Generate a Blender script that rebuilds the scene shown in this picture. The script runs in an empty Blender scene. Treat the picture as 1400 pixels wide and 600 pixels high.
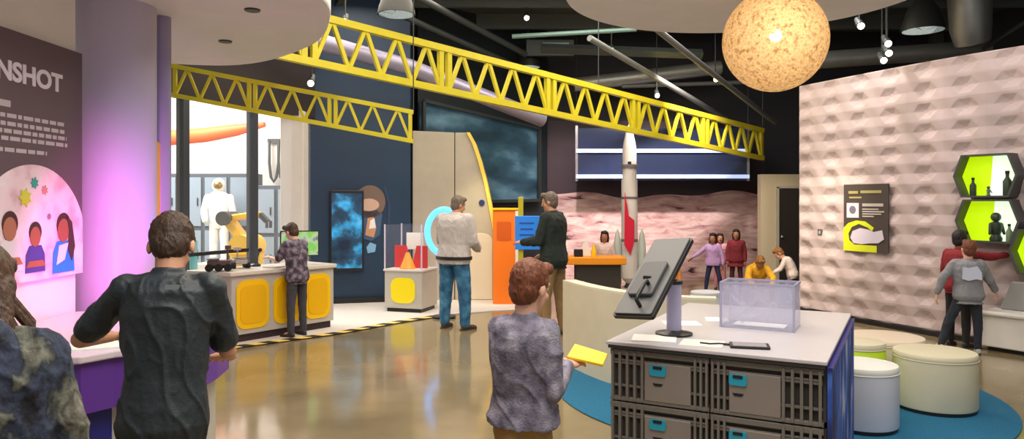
import bpy, bmesh, math, random
from mathutils import Vector, Matrix, noise
random.seed(7)
C = bpy.context.scene.collection
PI = math.pi
V = Vector
R = math.radians
HOR, FPX, CAMZ = 275.0, 1000.0, 1.68

def P(x, y, Y):
    """a point of the place seen at photo position (x, y) and standing at depth Y"""
    return V(((x - 700) / FPX * Y, Y, CAMZ - (y - HOR) / FPX * Y))

# ------------------------------------------------------------------ materials
def lin(c):
    def f(u):
        u /= 255.0
        return u / 12.92 if u <= 0.04045 else ((u + 0.055) / 1.055) ** 2.4
    return (f(c[0]), f(c[1]), f(c[2]), 1)

MATS = {}
def mat(name, col, rough=0.5, metal=0.0, emit=None, estr=0.0, var=0.0, vscale=6.0, bump=0.0, bscale=40.0, alpha=1.0, trans=0.0, spec=0.5, stretch=(1, 1, 1), cols=None):
    if name in MATS: return MATS[name]
    m = bpy.data.materials.new(name); m.use_nodes = True
    nt = m.node_tree; N = nt.nodes; L = nt.links
    b = N['Principled BSDF']
    base = lin(col)
    b.inputs['Base Color'].default_value = base
    b.inputs['Roughness'].default_value = rough
    b.inputs['Metallic'].default_value = metal
    b.inputs['Specular IOR Level'].default_value = spec
    b.inputs['Alpha'].default_value = alpha
    b.inputs['Transmission Weight'].default_value = trans
    if emit is not None:
        b.inputs['Emission Color'].default_value = lin(emit)
        b.inputs['Emission Strength'].default_value = estr
    if var or cols or bump:
        tc = N.new('ShaderNodeTexCoord'); mp = N.new('ShaderNodeMapping')
        mp.inputs['Scale'].default_value = stretch
        L.new(tc.outputs['Object'], mp.inputs['Vector'])
    if var or cols:
        n = N.new('ShaderNodeTexNoise'); n.inputs['Scale'].default_value = vscale
        n.inputs['Detail'].default_value = 4
        L.new(mp.outputs[0], n.inputs['Vector'])
        r = N.new('ShaderNodeValToRGB')
        if cols:
            e = r.color_ramp.elements
            while len(e) < len(cols): e.new(0.5)
            for i, (pos, c) in enumerate(cols):
                e[i].position = pos; e[i].color = lin(c)
            r.color_ramp.interpolation = 'LINEAR'
        else:
            r.color_ramp.elements[0].position = .3; r.color_ramp.elements[1].position = .7
            r.color_ramp.elements[0].color = tuple(max(0, x * (1 - var)) for x in base[:3]) + (1,)
            r.color_ramp.elements[1].color = tuple(min(1, x * (1 + var)) for x in base[:3]) + (1,)
        L.new(n.outputs['Fac'], r.inputs[0]); L.new(r.outputs[0], b.inputs['Base Color'])
        if emit is not None and cols: L.new(r.outputs[0], b.inputs['Emission Color'])
    if bump:
        n2 = N.new('ShaderNodeTexNoise'); n2.inputs['Scale'].default_value = bscale
        L.new(mp.outputs[0], n2.inputs['Vector'])
        bp = N.new('ShaderNodeBump'); bp.inputs['Strength'].default_value = bump; bp.inputs['Distance'].default_value = .02
        L.new(n2.outputs['Fac'], bp.inputs['Height']); L.new(bp.outputs[0], b.inputs['Normal'])
    MATS[name] = m
    return m

# ------------------------------------------------------------------ mesh builder
class MB:
    def __init__(s): s.v = []; s.f = []; s.mi = []; s.cur = 0
    def add(s, vs, fs):
        o = len(s.v); s.v += [tuple(p) for p in vs]
        for f in fs: s.f.append([i + o for i in f]); s.mi.append(s.cur)
        return s
    def box(s, c, d, rot=None):
        c = V(c); hx, hy, hz = d[0] / 2, d[1] / 2, d[2] / 2
        vs = [V((x, y, z)) for z in (-hz, hz) for y in (-hy, hy) for x in (-hx, hx)]
        if rot is not None:
            vs = [rot @ p for p in vs]
        return s.add([p + c for p in vs], [(0, 2, 3, 1), (4, 5, 7, 6), (0, 1, 5, 4), (1, 3, 7, 5), (3, 2, 6, 7), (2, 0, 4, 6)])
    def bar(s, a, b, w, h, up=(0, 0, 1)):
        a = V(a); b = V(b); d = (b - a).normalized(); u = V(up)
        if abs(d.dot(u)) > .98: u = V((0, 1, 0))
        x = d.cross(u).normalized(); z = x.cross(d).normalized()
        vs = []
        for p in (a, b):
            for i, j in ((-1, -1), (1, -1), (1, 1), (-1, 1)): vs.append(p + x * i * w / 2 + z * j * h / 2)
        return s.add(vs, [(0, 1, 2, 3), (7, 6, 5, 4), (0, 4, 5, 1), (1, 5, 6, 2), (2, 6, 7, 3), (3, 7, 4, 0)])
    def tube(s, pts, r, n=12, closed=False):
        pts = [V(p) for p in pts]; k = len(pts); rs = r if isinstance(r, (list, tuple)) else [r] * k
        vs = []; fs = []; ref = None
        for i, p in enumerate(pts):
            if closed: d = (pts[(i + 1) % k] - pts[i - 1]).normalized()
            else: d = (pts[min(i + 1, k - 1)] - pts[max(i - 1, 0)]).normalized()
            if ref is None:
                ref = V((0, 0, 1)) if abs(d.z) < .9 else V((1, 0, 0))
            x = d.cross(ref).normalized(); z = x.cross(d).normalized(); ref = z
            for j in range(n):
                a = 2 * PI * j / n
                vs.append(p + x * math.cos(a) * rs[i] + z * math.sin(a) * rs[i])
        for i in range(k if closed else k - 1):
            for j in range(n):
                a, b2 = i * n + j, i * n + (j + 1) % n
                c, d2 = ((i + 1) % k) * n + (j + 1) % n, ((i + 1) % k) * n + j
                fs.append((a, b2, c, d2))
        if not closed:
            fs.append(tuple(range(n - 1, -1, -1))); fs.append(tuple((k - 1) * n + j for j in range(n)))
        return s.add(vs, fs)
    def lathe(s, prof, n=32, c=(0, 0, 0), sx=1, sy=1):
        vs = []; fs = []; k = len(prof); c = V(c)
        for (r, z) in prof:
            for j in range(n):
                a = 2 * PI * j / n
                vs.append(c + V((r * math.cos(a) * sx, r * math.sin(a) * sy, z)))
        for i in range(k - 1):
            for j in range(n):
                fs.append((i * n + j, i * n + (j + 1) % n, (i + 1) * n + (j + 1) % n, (i + 1) * n + j))
        if prof[0][0] > 1e-6: fs.append(tuple(range(n - 1, -1, -1)))
        if prof[-1][0] > 1e-6: fs.append(tuple((k - 1) * n + j for j in range(n)))
        return s.add(vs, fs)
    def sphere(s, c, r, n=20, m=12, rot=None):
        if not isinstance(r, (tuple, list)): r = (r, r, r)
        vs = []; fs = []; c = V(c)
        for i in range(1, m):
            t = PI * i / m
            for j in range(n):
                a = 2 * PI * j / n
                q = V((math.sin(t) * math.cos(a) * r[0], math.sin(t) * math.sin(a) * r[1], -math.cos(t) * r[2]))
                if rot is not None: q = rot @ q
                vs.append(c + q)
        b = V((0, 0, -r[2])); t = V((0, 0, r[2]))
        if rot is not None: b = rot @ b; t = rot @ t
        vs += [c + b, c + t]; ib = len(vs) - 2; it = len(vs) - 1
        for i in range(m - 2):
            for j in range(n):
                fs.append((i * n + j, i * n + (j + 1) % n, (i + 1) * n + (j + 1) % n, (i + 1) * n + j))
        for j in range(n):
            fs.append((ib, (j + 1) % n, j)); fs.append((it, (m - 2) * n + j, (m - 2) * n + (j + 1) % n))
        return s.add(vs, fs)
    def prism(s, poly, o, ax, ay, depth):
        """2D polygon in the plane (o, ax, ay), thickened along ax x ay"""
        o = V(o); ax = V(ax); ay = V(ay); n = ax.cross(ay).normalized() * depth; k = len(poly)
        vs = [o + ax * p[0] + ay * p[1] for p in poly]; vs += [p + n for p in vs]
        fs = [tuple(range(k - 1, -1, -1)), tuple(range(k, 2 * k))]
        for i in range(k): fs.append((i, (i + 1) % k, k + (i + 1) % k, k + i))
        return s.add(vs, fs)
    def loft(s, rings, n=20):
        """rings: (centre, x axis, y axis, rx, ry)"""
        vs = []; fs = []; k = len(rings)
        for (c, ax, ay, rx, ry) in rings:
            for j in range(n):
                a = 2 * PI * j / n
                vs.append(V(c) + V(ax) * math.cos(a) * rx + V(ay) * math.sin(a) * ry)
        for i in range(k - 1):
            for j in range(n):
                fs.append((i * n + j, i * n + (j + 1) % n, (i + 1) * n + (j + 1) % n, (i + 1) * n + j))
        fs.append(tuple(range(n - 1, -1, -1))); fs.append(tuple((k - 1) * n + j for j in range(n)))
        return s.add(vs, fs)
    def cone(s, a, b, ra, rb, n=14, sq=1.0, side=None):
        """rounded tapered limb from a to b"""
        a = V(a); b = V(b); d = b - a; L = d.length; d.normalize()
        u = V(side) if side is not None else (V((1, 0, 0)) if abs(d.x) < .8 else V((0, 1, 0)))
        y = d.cross(u).normalized(); x = y.cross(d).normalized()
        rings = []
        for t in (-.95, -.7, -.35): rings.append((a + d * ra * t, x, y, ra * math.sqrt(1 - t * t), ra * math.sqrt(1 - t * t) * sq))
        for t in (0, .25, .5, .75, 1):
            r = ra + (rb - ra) * t; rings.append((a + d * L * t, x, y, r, r * sq))
        for t in (.35, .7, .95): rings.append((b + d * rb * t, x, y, rb * math.sqrt(1 - t * t), rb * math.sqrt(1 - t * t) * sq))
        return s.loft(rings, n)
    def build(s, name, m, parent=None, loc=None, bevel=0, smooth=False, seg=2):
        me = bpy.data.meshes.new(name); me.from_pydata(s.v, [], s.f)
        ms = m if isinstance(m, (list, tuple)) else [m]
        for q in ms: me.materials.append(q)
        if len(ms) > 1:
            for i, p in enumerate(me.polygons): p.material_index = s.mi[i]
        bm = bmesh.new(); bm.from_mesh(me); bmesh.ops.recalc_face_normals(bm, faces=bm.faces); bm.to_mesh(me); bm.free()
        o = bpy.data.objects.new(name, me); C.objects.link(o)
        if parent is not None: o.parent = parent
        if loc is not None: o.location = loc
        if bevel:
            bv = o.modifiers.new('bevel', 'BEVEL'); bv.width = bevel; bv.segments = seg; bv.limit_method = 'ANGLE'; bv.angle_limit = R(40)
        if smooth:
            for p in me.polygons: p.use_smooth = True
            try: me.set_sharp_from_angle(angle=R(42))
            except Exception: pass
        return o

def thing(name, label, cat, loc=(0, 0, 0), rotz=0, group=None):
    o = bpy.data.objects.new(name, None); C.objects.link(o)
    o.empty_display_size = .1
    o.location = loc; o.rotation_euler = (0, 0, rotz); o['label'] = label; o['category'] = cat
    if group: o['group'] = group
    return o
def tag(o, label, cat, group=None, kind=None):
    o['label'] = label; o['category'] = cat
    if group: o['group'] = group
    if kind: o['kind'] = kind
    return o
def struct(name, mb, m, **k):
    o = mb.build(name, m, **k); o['kind'] = 'structure'; return o
def copy_tree(o, parent=None):
    c = o.copy(); C.objects.link(c)
    if parent is not None: c.parent = parent; c.matrix_parent_inverse = o.matrix_parent_inverse
    for ch in [q for q in bpy.data.objects if q.parent == o]: copy_tree(ch, c)
    return c
def dup(root, loc, rotz=0, label=None, group=None):
    c = copy_tree(root); c.location = loc; c.rotation_euler = (0, 0, rotz)
    if label: c['label'] = label
    if group: c['group'] = group
    return c
def rotz_m(a): return Matrix.Rotation(a, 3, 'Z')
def rrect(w, h, r, n=6, c=(0, 0)):
    pts = []
    for cx, cy, a0 in ((w / 2 - r, h / 2 - r, 0), (-w / 2 + r, h / 2 - r, 90), (-w / 2 + r, -h / 2 + r, 180), (w / 2 - r, -h / 2 + r, 270)):
        for i in range(n + 1):
            a = R(a0 + 90 * i / n); pts.append((c[0] + cx + r * math.cos(a), c[1] + cy + r * math.sin(a)))
    return pts
def circ(r, n=32, c=(0, 0), sx=1, sy=1): return [(c[0] + r * sx * math.cos(2 * PI * i / n), c[1] + r * sy * math.sin(2 * PI * i / n)) for i in range(n)]
def text(name, body, size, m, parent, mtx, off=.0, align='LEFT', ext=.002):
    cu = bpy.data.curves.new(name, 'FONT'); cu.body = body; cu.size = size; cu.extrude = ext; cu.align_x = align; cu.offset = off
    t = bpy.data.objects.new('tmp', cu); C.objects.link(t)
    bpy.context.view_layer.update()
    me = bpy.data.meshes.new_from_object(t.evaluated_get(bpy.context.evaluated_depsgraph_get()))
    bpy.data.objects.remove(t)
    me.materials.clear(); me.materials.append(m)
    o = bpy.data.objects.new(name, me); C.objects.link(o); o.parent = parent; o.matrix_local = mtx
    return o
def frame_m(o, ax, ay):
    ax = V(ax).normalized(); ay = V(ay).normalized(); n = ax.cross(ay)
    return Matrix(((ax.x, ay.x, n.x, o[0]), (ax.y, ay.y, n.y, o[1]), (ax.z, ay.z, n.z, o[2]), (0, 0, 0, 1)))

def remesh(mb, name, m, parent, vox, smooth=4, wr=0, wf=9, stretch=(1, 1, .5), seed=0):
    """one continuous surface out of overlapping closed shapes"""
    me = bpy.data.meshes.new('tmp'); me.from_pydata(mb.v, [], mb.f)
    bm = bmesh.new(); bm.from_mesh(me); bmesh.ops.recalc_face_normals(bm, faces=bm.faces); bm.to_mesh(me); bm.free()
    t = bpy.data.objects.new('tmp', me); C.objects.link(t)
    md = t.modifiers.new('r', 'REMESH'); md.mode = 'VOXEL'; md.voxel_size = vox; md.use_smooth_shade = True
    if smooth:
        sm = t.modifiers.new('s', 'SMOOTH'); sm.factor = .5; sm.iterations = smooth
    dg = bpy.context.evaluated_depsgraph_get(); dg.update()
    out = bpy.data.meshes.new_from_object(t.evaluated_get(dg)); out.name = name
    bpy.data.objects.remove(t); bpy.data.meshes.remove(me)
    out.materials.clear(); out.materials.append(m)
    if wr:
        so = V((seed * 3.1, seed * 1.7, seed))
        ns = [v.normal.copy() for v in out.vertices]
        for v, n in zip(out.vertices, ns):
            q = V((v.co.x * stretch[0], v.co.y * stretch[1], v.co.z * stretch[2])) * wf + so
            d = noise.noise(q)
            e = V((q.x * .8 + q.z * .9, q.y * .8, q.z * .55 - q.x * .4)) * 1.15 + V((d * .5, 2, 1))
            w = max(0, 1 - abs(noise.noise(e)) * 3.2); w2 = max(0, 1 - abs(noise.noise(q * 2.3 + V((5, 2, 1)))) * 3)
            v.co += n * wr * (d * .5 + w * w * .8 + w2 * .25 - .3)
    for p in out.polygons: p.use_smooth = True
    o = bpy.data.objects.new(name, out); C.objects.link(o); o.parent = parent
    return o
# ------------------------------------------------------------------ people
def skinmat(n, c): return mat('skin_' + n, c, .55, var=.06, vscale=9)
def clothm(n, c, var=.14, vs=14, bump=.25): return mat('cloth_' + n, c, .85, var=var, vscale=vs, bump=bump, bscale=120)
EYEW = mat('eye_white', (225, 222, 215), .2)
EYED = mat('eye_dark', (45, 30, 24), .2)
LIPM = mat('lip', (176, 98, 88), .5)

def person(label, loc, rot, H, skin, top, bottom, shoes, hair, group=None, build=1.0, lean=0, yaw=0, pitch=0, roll=0,
           arms=None, legs=None, hem=.0, sleeve='long', loose=1.0, hairstyle='short', vox=.008, seed=1, wr=.008,
           pelvis_z=None, hood=None, twist=0, pants_loose=1.0, curl=.5, shirt_flare=0.0, ub=1.0, collar=.05):
    """figure facing +Y before turning by rot; body is one continuous skin surface, hair and clothes are its children"""
    t = thing('person', label, 'person', loc, rot, group)
    S = H / 1.75; hs = S ** .42; W = S ** .9 * build
    headH = .235 * hs
    z_sh = H - headH - .055 * S
    z_cr = z_sh * .575
    UL, FL = .285 * S, .25 * S
    TL, SL = (z_cr + .075 * S - .075 * S) * .515, (z_cr + .075 * S - .075 * S) * .485
    pel0 = z_cr + .075 * S
    torso = z_sh - pel0
    legs = legs or {}
    hipw = .088 * W
    def nd(d): return V(d).normalized()
    joints = {}
    lz = []
    for sd, sg in (('L', -1), ('R', 1)):
        th, sh = legs.get(sd, ((sg * .05, .03, -1), (sg * .02, -.03, -1)))
        hip = V((sg * hipw, 0, 0)); kn = hip + nd(th) * TL; an = kn + nd(sh) * SL
        joints['hip' + sd], joints['kn' + sd], joints['an' + sd] = hip, kn, an
        lz.append(an.z)
    pz = (-min(lz) + .075 * S) if pelvis_z is None else pelvis_z
    for k in list(joints): joints[k] = joints[k] + V((0, 0, pz))
    pel = V((0, 0, pz))
    # spine
    def spine(f):
        p = V(pel); n = 24; a = 0
        if f < 0: return pel + V((0, 0, f * torso)), 0
        k = int(max(1, round(f * n)))
        for i in range(k):
            a = R(lean) * min(1, 1.6 * (i + .5) / k * f)
            p = p + V((0, math.sin(a), math.cos(a))) * (torso * f / k)
        return p, a
    def ring(f, w, d, oy=0, sc=1):
        p, a = spine(f)
        tw = R(twist) * max(0, f)
        ax = rotz_m(tw) @ V((1, 0, 0)); ay = rotz_m(tw) @ V((0, math.cos(a), -math.sin(a)))
        return (p + ay * oy * S, ax, ay, w * W * sc, d * W * sc)
    TR = [(-.16, .12, .09, 0), (-.1, .158, .112, -.005), (0, .172, .122, -.008), (.15, .165, .115, 0), (.33, .15, .105, .005), (.55, .162, .115, .005), (.75, .178, .12, 0), (.9, .172, .105, -.005), (.98, .13, .08, -.008), (1.04, .07, .06, 0)]
    psh, ash = spine(.95)
    twm = rotz_m(R(twist)); upv = twm @ V((0, math.sin(ash), math.cos(ash))); fwd = twm @ V((0, math.cos(ash), -math.sin(ash))); rgt = twm @ V((1, 0, 0))
    shl = {sd: psh + rgt * sg * .165 * W * ub - upv * .015 * S for sd, sg in (('L', -1), ('R', 1))}
    nb = spine(1.0)[0]
    hm = twm @ rotz_m(R(yaw)) @ Matrix.Rotation(R(-lean * .45 - pitch), 3, 'X') @ Matrix.Rotation(R(roll), 3, 'Y')
    hd = nb + (upv * .6 + V((0, 0, 1)) * .4).normalized() * .026 * S + hm @ V((0, .015 * hs, .125 * hs))
    def hp(x, y, z): return hd + hm @ V((x * hs, y * hs, z * hs))
    # ---- body
    b = MB()
    b.loft([ring(*q, sc=.9) for q in TR])
    b.cone(nb - upv * .03 * S, hp(0, -.015, -.06), .058 * W, .053 * hs)
    b.sphere(hp(0, -.008, .025), (.074 * hs, .092 * hs, .093 * hs), rot=hm)
    b.sphere(hp(0, .018, -.045), (.058 * hs, .068 * hs, .074 * hs), rot=hm)
    b.sphere(hp(0, .06, -.095), (.026 * hs, .024 * hs, .02 * hs), rot=hm)
    b.cone(hp(0, .086, .012), hp(0, .104, -.03), .009 * hs, .015 * hs)          # nose
    for sg in (-1, 1):
        b.sphere(hp(sg * .076, -.012, -.012), (.011 * hs, .019 * hs, .031 * hs), rot=hm)
        b.sphere(hp(sg * .03, .07, .026), (.026 * hs, .016 * hs, .009 * hs), rot=hm)
        b.sphere(hp(sg * .04, .055, -.03), (.022 * hs, .022 * hs, .02 * hs), rot=hm)
    arms = arms or {}
    hands = {}
    for sd, sg in (('L', -1), ('R', 1)):
        ua, fa, ha = arms.get(sd, ((sg * .22, -.02, -1), (sg * .06, .22, -1), (0, .15, -1)))
        el = shl[sd] + nd(ua) * UL; wr_ = el + nd(fa) * FL
        joints['el' + sd], joints['wr' + sd] = el, wr_
        b.cone(shl[sd], el, .05 * W, .039 * W); b.cone(el, wr_, .041 * W, .027 * W)
        # hand
        hS = (.5 * S + .5 * hs)
        d = nd(ha); n = nd(fa).cross(V((0, 0, 1)));
        inw = V((-sg, 0, 0)); inw = (inw - d * inw.dot(d))
        pn = inw.normalized() if inw.length > .2 else V((0, 0, -1))      # palm faces inwards
        if abs(d.z) < .55: pn = (V((-sg * .35, 0, -1)) - d * V((-sg * .35, 0, -1)).dot(d)).normalized()
        sdv = d.cross(pn).normalized()
        if sdv.dot(V((-sg, 0, 0)) if abs(pn.z) > .5 else V((0, 1, 0))) < 0: sdv = -sdv     # thumb side
        pc = wr_ + d * .02 * hS
        b.cone(wr_ - d * .01 * hS, pc, .026 * hS, .03 * hS, sq=.6, side=sdv)
        b.loft([(wr_ + d * q * hS, sdv, pn, rx * hS, ry * hS) for q, rx, ry in ((0, .024, .02), (.03, .036, .018), (.07, .042, .016), (.092, .04, .013), (.098, .03, .008))])
        for fi, (o, ln) in enumerate(((.031, .07), (.0105, .078), (-.0105, .072), (-.031, .056))):
            a0 = wr_ + d * .085 * hS + sdv * o * hS
            q = a0; dd = d + sdv * o * 3.0
            for sgm, r0, r1 in ((.45, .0105, .0097), (.3, .0097, .009), (.25, .009, .008)):
                dd = (dd + pn * curl * .55).normalized(); q2 = q + dd * ln * sgm * hS
                b.cone(q, q2, r0 * hS, r1 * hS, n=8); q = q2
        a0 = wr_ + d * .03 * hS + sdv * .028 * hS
        a1 = a0 + (d * .6 + sdv * .75 + pn * .25).normalized() * .036 * hS; a2 = a1 + (d * .95 + sdv * .25 + pn * .3).normalized() * .034 * hS
        b.cone(a0, a1, .014 * hS, .0115 * hS, n=8); b.cone(a1, a2, .0115 * hS, .009 * hS, n=8)
        hands[sd] = wr_ + d * .1 * hS
        b.cone(joints['hip' + sd], joints['kn' + sd], .068 * W, .047 * W); b.cone(joints['kn' + sd], joints['an' + sd], .048 * W, .033 * W)
        b.cone(joints['an' + sd], joints['an' + sd] + V((sg * .02, .1 * S, -.03 * S)), .034 * S, .028 * S)
    body = remesh(b, 'body', skinmat(*skin), t, vox, 4)
    # face parts
    for sg in (-1, 1):
        e = MB(); e.sphere(hp(sg * .03, .076, .006), (.0125 * hs, .0075 * hs, .008 * hs), 12, 8, rot=hm)
        ey = e.build('eye', EYEW, body, smooth=True)
        e = MB(); e.sphere(hp(sg * .03, .0805, .006), (.006 * hs, .0045 * hs, .006 * hs), 10, 6, rot=hm); e.build('iris', EYED, ey, smooth=True)
    e = MB(); e.sphere(hp(0, .079, -.064), (.022 * hs, .009 * hs, .0065 * hs), 14, 8, rot=hm); e.build('lips', LIPM, body, smooth=True)
    # ---- hair
    h = MB()
    hk = 1.0
    h.sphere(hp(0, -.02, .036), (.083 * hs, .096 * hs, .095 * hs), rot=hm)
    h.sphere(hp(0, -.046, -.012), (.073 * hs, .06 * hs, .08 * hs), rot=hm)
    h.cone(hp(-.04, .055, .092), hp(.04, .05, .092), .032 * hs, .03 * hs)
    for sg in (-1, 1): h.cone(hp(sg * .068, .005, .03), hp(sg * .071, .012, -.005), .016 * hs, .007 * hs)
    if hairstyle == 'long':
        for sg in (-1, -.5, 0, .5, 1):
            h.cone(hp(sg * .055, -.06 + abs(sg) * .035, .0), hp(sg * .075, -.07 + abs(sg) * .03, -.2), .04 * hs, .03 * hs)
            h.cone(hp(sg * .075, -.07 + abs(sg) * .03, -.2), hp(sg * .07, -.055, -.29), .03 * hs, .012 * hs)
    if hairstyle == 'bob':
        for sg in (-1, -.5, 0, .5, 1):
            h.cone(hp(sg * .06, -.05 + abs(sg) * .04, .0), hp(sg * .068, -.05 + abs(sg) * .04, -.1), .034 * hs, .02 * hs)
    hm_ = mat('hair_' + hair[0], hair[1], .6, var=.35, vscale=60, stretch=(1, 1, .25), bump=.5, bscale=90)
    remesh(h, 'hair', hm_, body, min(vox, .007), 3, wr=.005 * hs, wf=38, stretch=(1, 1, .45), seed=seed)
    # ---- top garment
    s = MB()
    lo = 1.0 * loose
    sf = -.12 + hem
    rs = []
    for (f, w, d, oy) in TR[:-1]:
        if f < sf - .02: continue
        fl = 1 + shirt_flare * max(0, .6 - f)
        c, ax, ay, rx, ry = ring(f, w, d, oy)
        rs.append((c, ax, ay, (rx + .006) * lo * fl, (ry + .006) * lo * fl))
    c, ax, ay, rx, ry = ring(sf, .168, .12, -.005)
    fl = 1 + shirt_flare * max(0, .6 - sf)
    rs.insert(0, (c, ax, ay, (rx + .006) * lo * fl, (ry + .006) * lo * fl))
    c, ax, ay, rx, ry = ring(1.03, .078, .07, 0); rs.append((c, ax, ay, rx, ry))
    c, ax, ay, rx, ry = ring(1.03 + collar, .066, .064, 0); rs.append((c, ax, ay, rx, ry))
    s.loft(rs, 28)
    for sd, sg in (('L', -1), ('R', 1)):
        s.cone(nb - upv * .02 * S + rgt * sg * .05 * S, shl[sd] + upv * .012 * S, .05 * W, .052 * W * lo)
        el, w_ = joints['el' + sd], joints['wr' + sd]
        if sleeve == 'short':
            e2 = shl[sd] + (el - shl[sd]) * .8
            s.cone(shl[sd], e2, .062 * W * lo, .06 * W * lo)
        else:
            s.cone(shl[sd], el, .06 * W * lo, .052 * W * lo); s.cone(el, el + (w_ - el) * .9, .052 * W * lo, .04 * W * lo)
    if hood:
        s.sphere(nb - fwd * .07 * S - upv * .01 * S, (.12 * W, .06 * S, .075 * S))
    shirt = remesh(s, top[0], top[1], body, vox, 5, wr=wr, seed=seed, stretch=(1, 1, .55))
    # ---- trousers
    q = MB()
    pl = pants_loose
    q.loft([(c, ax, ay, rx + .002, ry + .002) for (c, ax, ay, rx, ry) in [ring(*k) for k in TR[:4]]])
    for sd, sg in (('L', -1), ('R', 1)):
        hp_, kn, an = joints['hip' + sd], joints['kn' + sd], joints['an' + sd]
        q.cone(hp_ + V((0, 0, -.01)), kn, .084 * W * pl, .064 * W * pl); q.cone(kn, an + (kn - an) * .04, .064 * W * pl, .05 * W * pl)
    remesh(q, bottom[0], bottom[1], body, vox, 4, wr=wr * .8, seed=seed + 3, wf=8)
    # ---- shoes
    for sd, sg in (('L', -1), ('R', 1)):
        an = joints['an' + sd]; f = MB()
        fd = V((sg * .18, 1, 0)).normalized()
        sh = joints['an' + sd] - joints['kn' + sd]
        heel = V((an.x, an.y, an.z - .032 * S)) - fd * .03 * S; toe = heel + fd * .2 * S
        side = fd.cross(V((0, 0, 1)))
        f.loft([(heel + fd * k * S + V((0, 0, zc * S)), side, V((0, 0, 1)), rx * S, ry * S) for k, zc, rx, ry in ((-.03, 0, .02, .03), (-.015, .0, .034, .04), (.03, .005, .04, .046), (.09, -.004, .043, .038), (.15, -.012, .047, .03), (.2, -.018, .04, .023), (.225, -.022, .018, .015))])
        f.cone(an, an + V((0, 0, .03 * S)), .043 * S, .042 * S)
        so = remesh(f, 'shoe', shoes, body, min(vox, .008), 2)
        f = MB(); f.prism([(a * S, bb * S) for a, bb in ((-.035, -.034), (.05, -.037), (.12, -.045), (.2, -.04), (.228, -.015), (.228, .015), (.2, .04), (.12, .045), (.05, .037), (-.035, .034), (-.045, 0))], heel - V((0, 0, .043 * S)), fd, fd.cross(V((0, 0, 1))) * -1, .018 * S)
        f.build('sole', mat('sole', (60, 58, 56), .7), so)
    return t, body, shirt, dict(joints=joints, hands=hands, sh=shl, nb=nb, hd=hd, hm=hm, up=upv, fwd=fwd, rgt=rgt, S=S, spine=spine, ring=ring)
# =================================================================== camera
cam = bpy.data.cameras.new('camera'); co = bpy.data.objects.new('camera', cam); C.objects.link(co)
co.location = (0, 0, CAMZ); co.rotation_euler = (R(90), 0, 0)
cam.sensor_width = 36; cam.lens = 36 * FPX / 1400; cam.shift_y = -(300 - HOR) / 1400; cam.clip_end = 100
bpy.context.scene.camera = co

# =================================================================== materials
def concrete():
    m = mat('polished_concrete', (150, 132, 98), .1, cols=[(.25, (116, 102, 74)), (.5, (134, 119, 88)), (.75, (150, 134, 102))], vscale=1.3)
    nt = m.node_tree; N = nt.nodes; L = nt.links; b = N['Principled BSDF']
    tc = N.new('ShaderNodeTexCoord'); n = N.new('ShaderNodeTexNoise'); n.inputs['Scale'].default_value = 3; n.inputs['Detail'].default_value = 6
    r = N.new('ShaderNodeMapRange'); r.inputs['To Min'].default_value = .07; r.inputs['To Max'].default_value = .17
    L.new(tc.outputs['Object'], n.inputs['Vector']); L.new(n.outputs['Fac'], r.inputs['Value']); L.new(r.outputs[0], b.inputs['Roughness'])
    b.inputs['Specular IOR Level'].default_value = .9
    return m
FLOOR = concrete()
LIGHTFLOOR = mat('pale_carpet', (205, 198, 192), .9, var=.06, vscale=40)
DARK = mat('ceiling_black', (72, 77, 76), .9, var=.3, vscale=2)
STEELD = mat('dark_steel', (62, 68, 68), .5, metal=.3)
DUCT = mat('galvanised_duct', (170, 172, 170), .42, metal=.6, var=.1, vscale=3)
DUCTL = mat('lavender_duct', (150, 145, 170), .4, metal=.4)
YEL = mat('yellow_paint', (208, 194, 40), .4, var=.05)
YELP = mat('yellow_panel', (250, 200, 8), .35)
YELS = mat('yellow_spot', (248, 224, 10), .35)
WHITE = mat('white_paint', (228, 222, 214), .6, var=.02)
CREAM = mat('cream_panel', (214, 204, 178), .6, var=.04, vscale=4)
CANOPY = mat('canopy_white', (226, 221, 222), .7, var=.03, vscale=3)
BLUEW = mat('deep_blue_wall', (24, 52, 80), .5, var=.12, vscale=1.2)
GREYL = mat('light_grey_laminate', (188, 182, 172), .45, var=.03)
GREYD = mat('dark_grey', (54, 54, 56), .5)
BLACK = mat('black_plastic', (24, 24, 26), .4)
BLACKM = mat('black_rubber', (18, 18, 18), .8)
LAV = mat('lavender_column', (186, 178, 200), .4)
ORANGE = mat('orange_panel', (240, 120, 20), .4)
PURPLE = mat('purple_laminate', (98, 52, 150), .4)
NAVY = mat('navy_panel', (34, 34, 120), .4)
HEXW = mat('dimpled_plaster', (190, 172, 170), .7, var=.03, vscale=5)
POSTER = mat('poster_brown', (96, 78, 84), .6)
INK = mat('poster_ink', (225, 215, 225), .6)
LIME = mat('lime_paint', (190, 220, 20), .5)
RED = mat('red_plastic', (206, 34, 28), .35)
PAPER = mat('paper', (240, 238, 232), .8)
TURQ = mat('turquoise_clip', (30, 150, 178), .4)
CRATE = mat('crate_grey', (112, 106, 98), .55, var=.06)
CRATEL = mat('crate_panel_grey', (132, 122, 114), .55, var=.04)
RUG = mat('blue_carpet', (24, 104, 140), .95, var=.14, vscale=60, bump=.4, bscale=200)
STOOL = mat('cream_vinyl', (214, 206, 178), .5, var=.03)
STOOLW = mat('white_vinyl', (206, 208, 220), .5, var=.02)
SILVER = mat('silver', (190, 190, 194), .25, metal=.9)
LEDW = mat('lamp_lens', (255, 244, 225), .5, emit=(255, 240, 215), estr=9)
LEDDIM = mat('bay_lens', (235, 240, 235), .5, emit=(225, 235, 225), estr=.55)
def glass(name, c=(235, 240, 245), a=.18, rough=.03):
    return mat(name, c, rough, alpha=a, spec=.6)
GLASS = glass('clear_glass', a=.07)
ACRYL = glass('clear_acrylic', (205, 205, 228), .32, .08)

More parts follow.
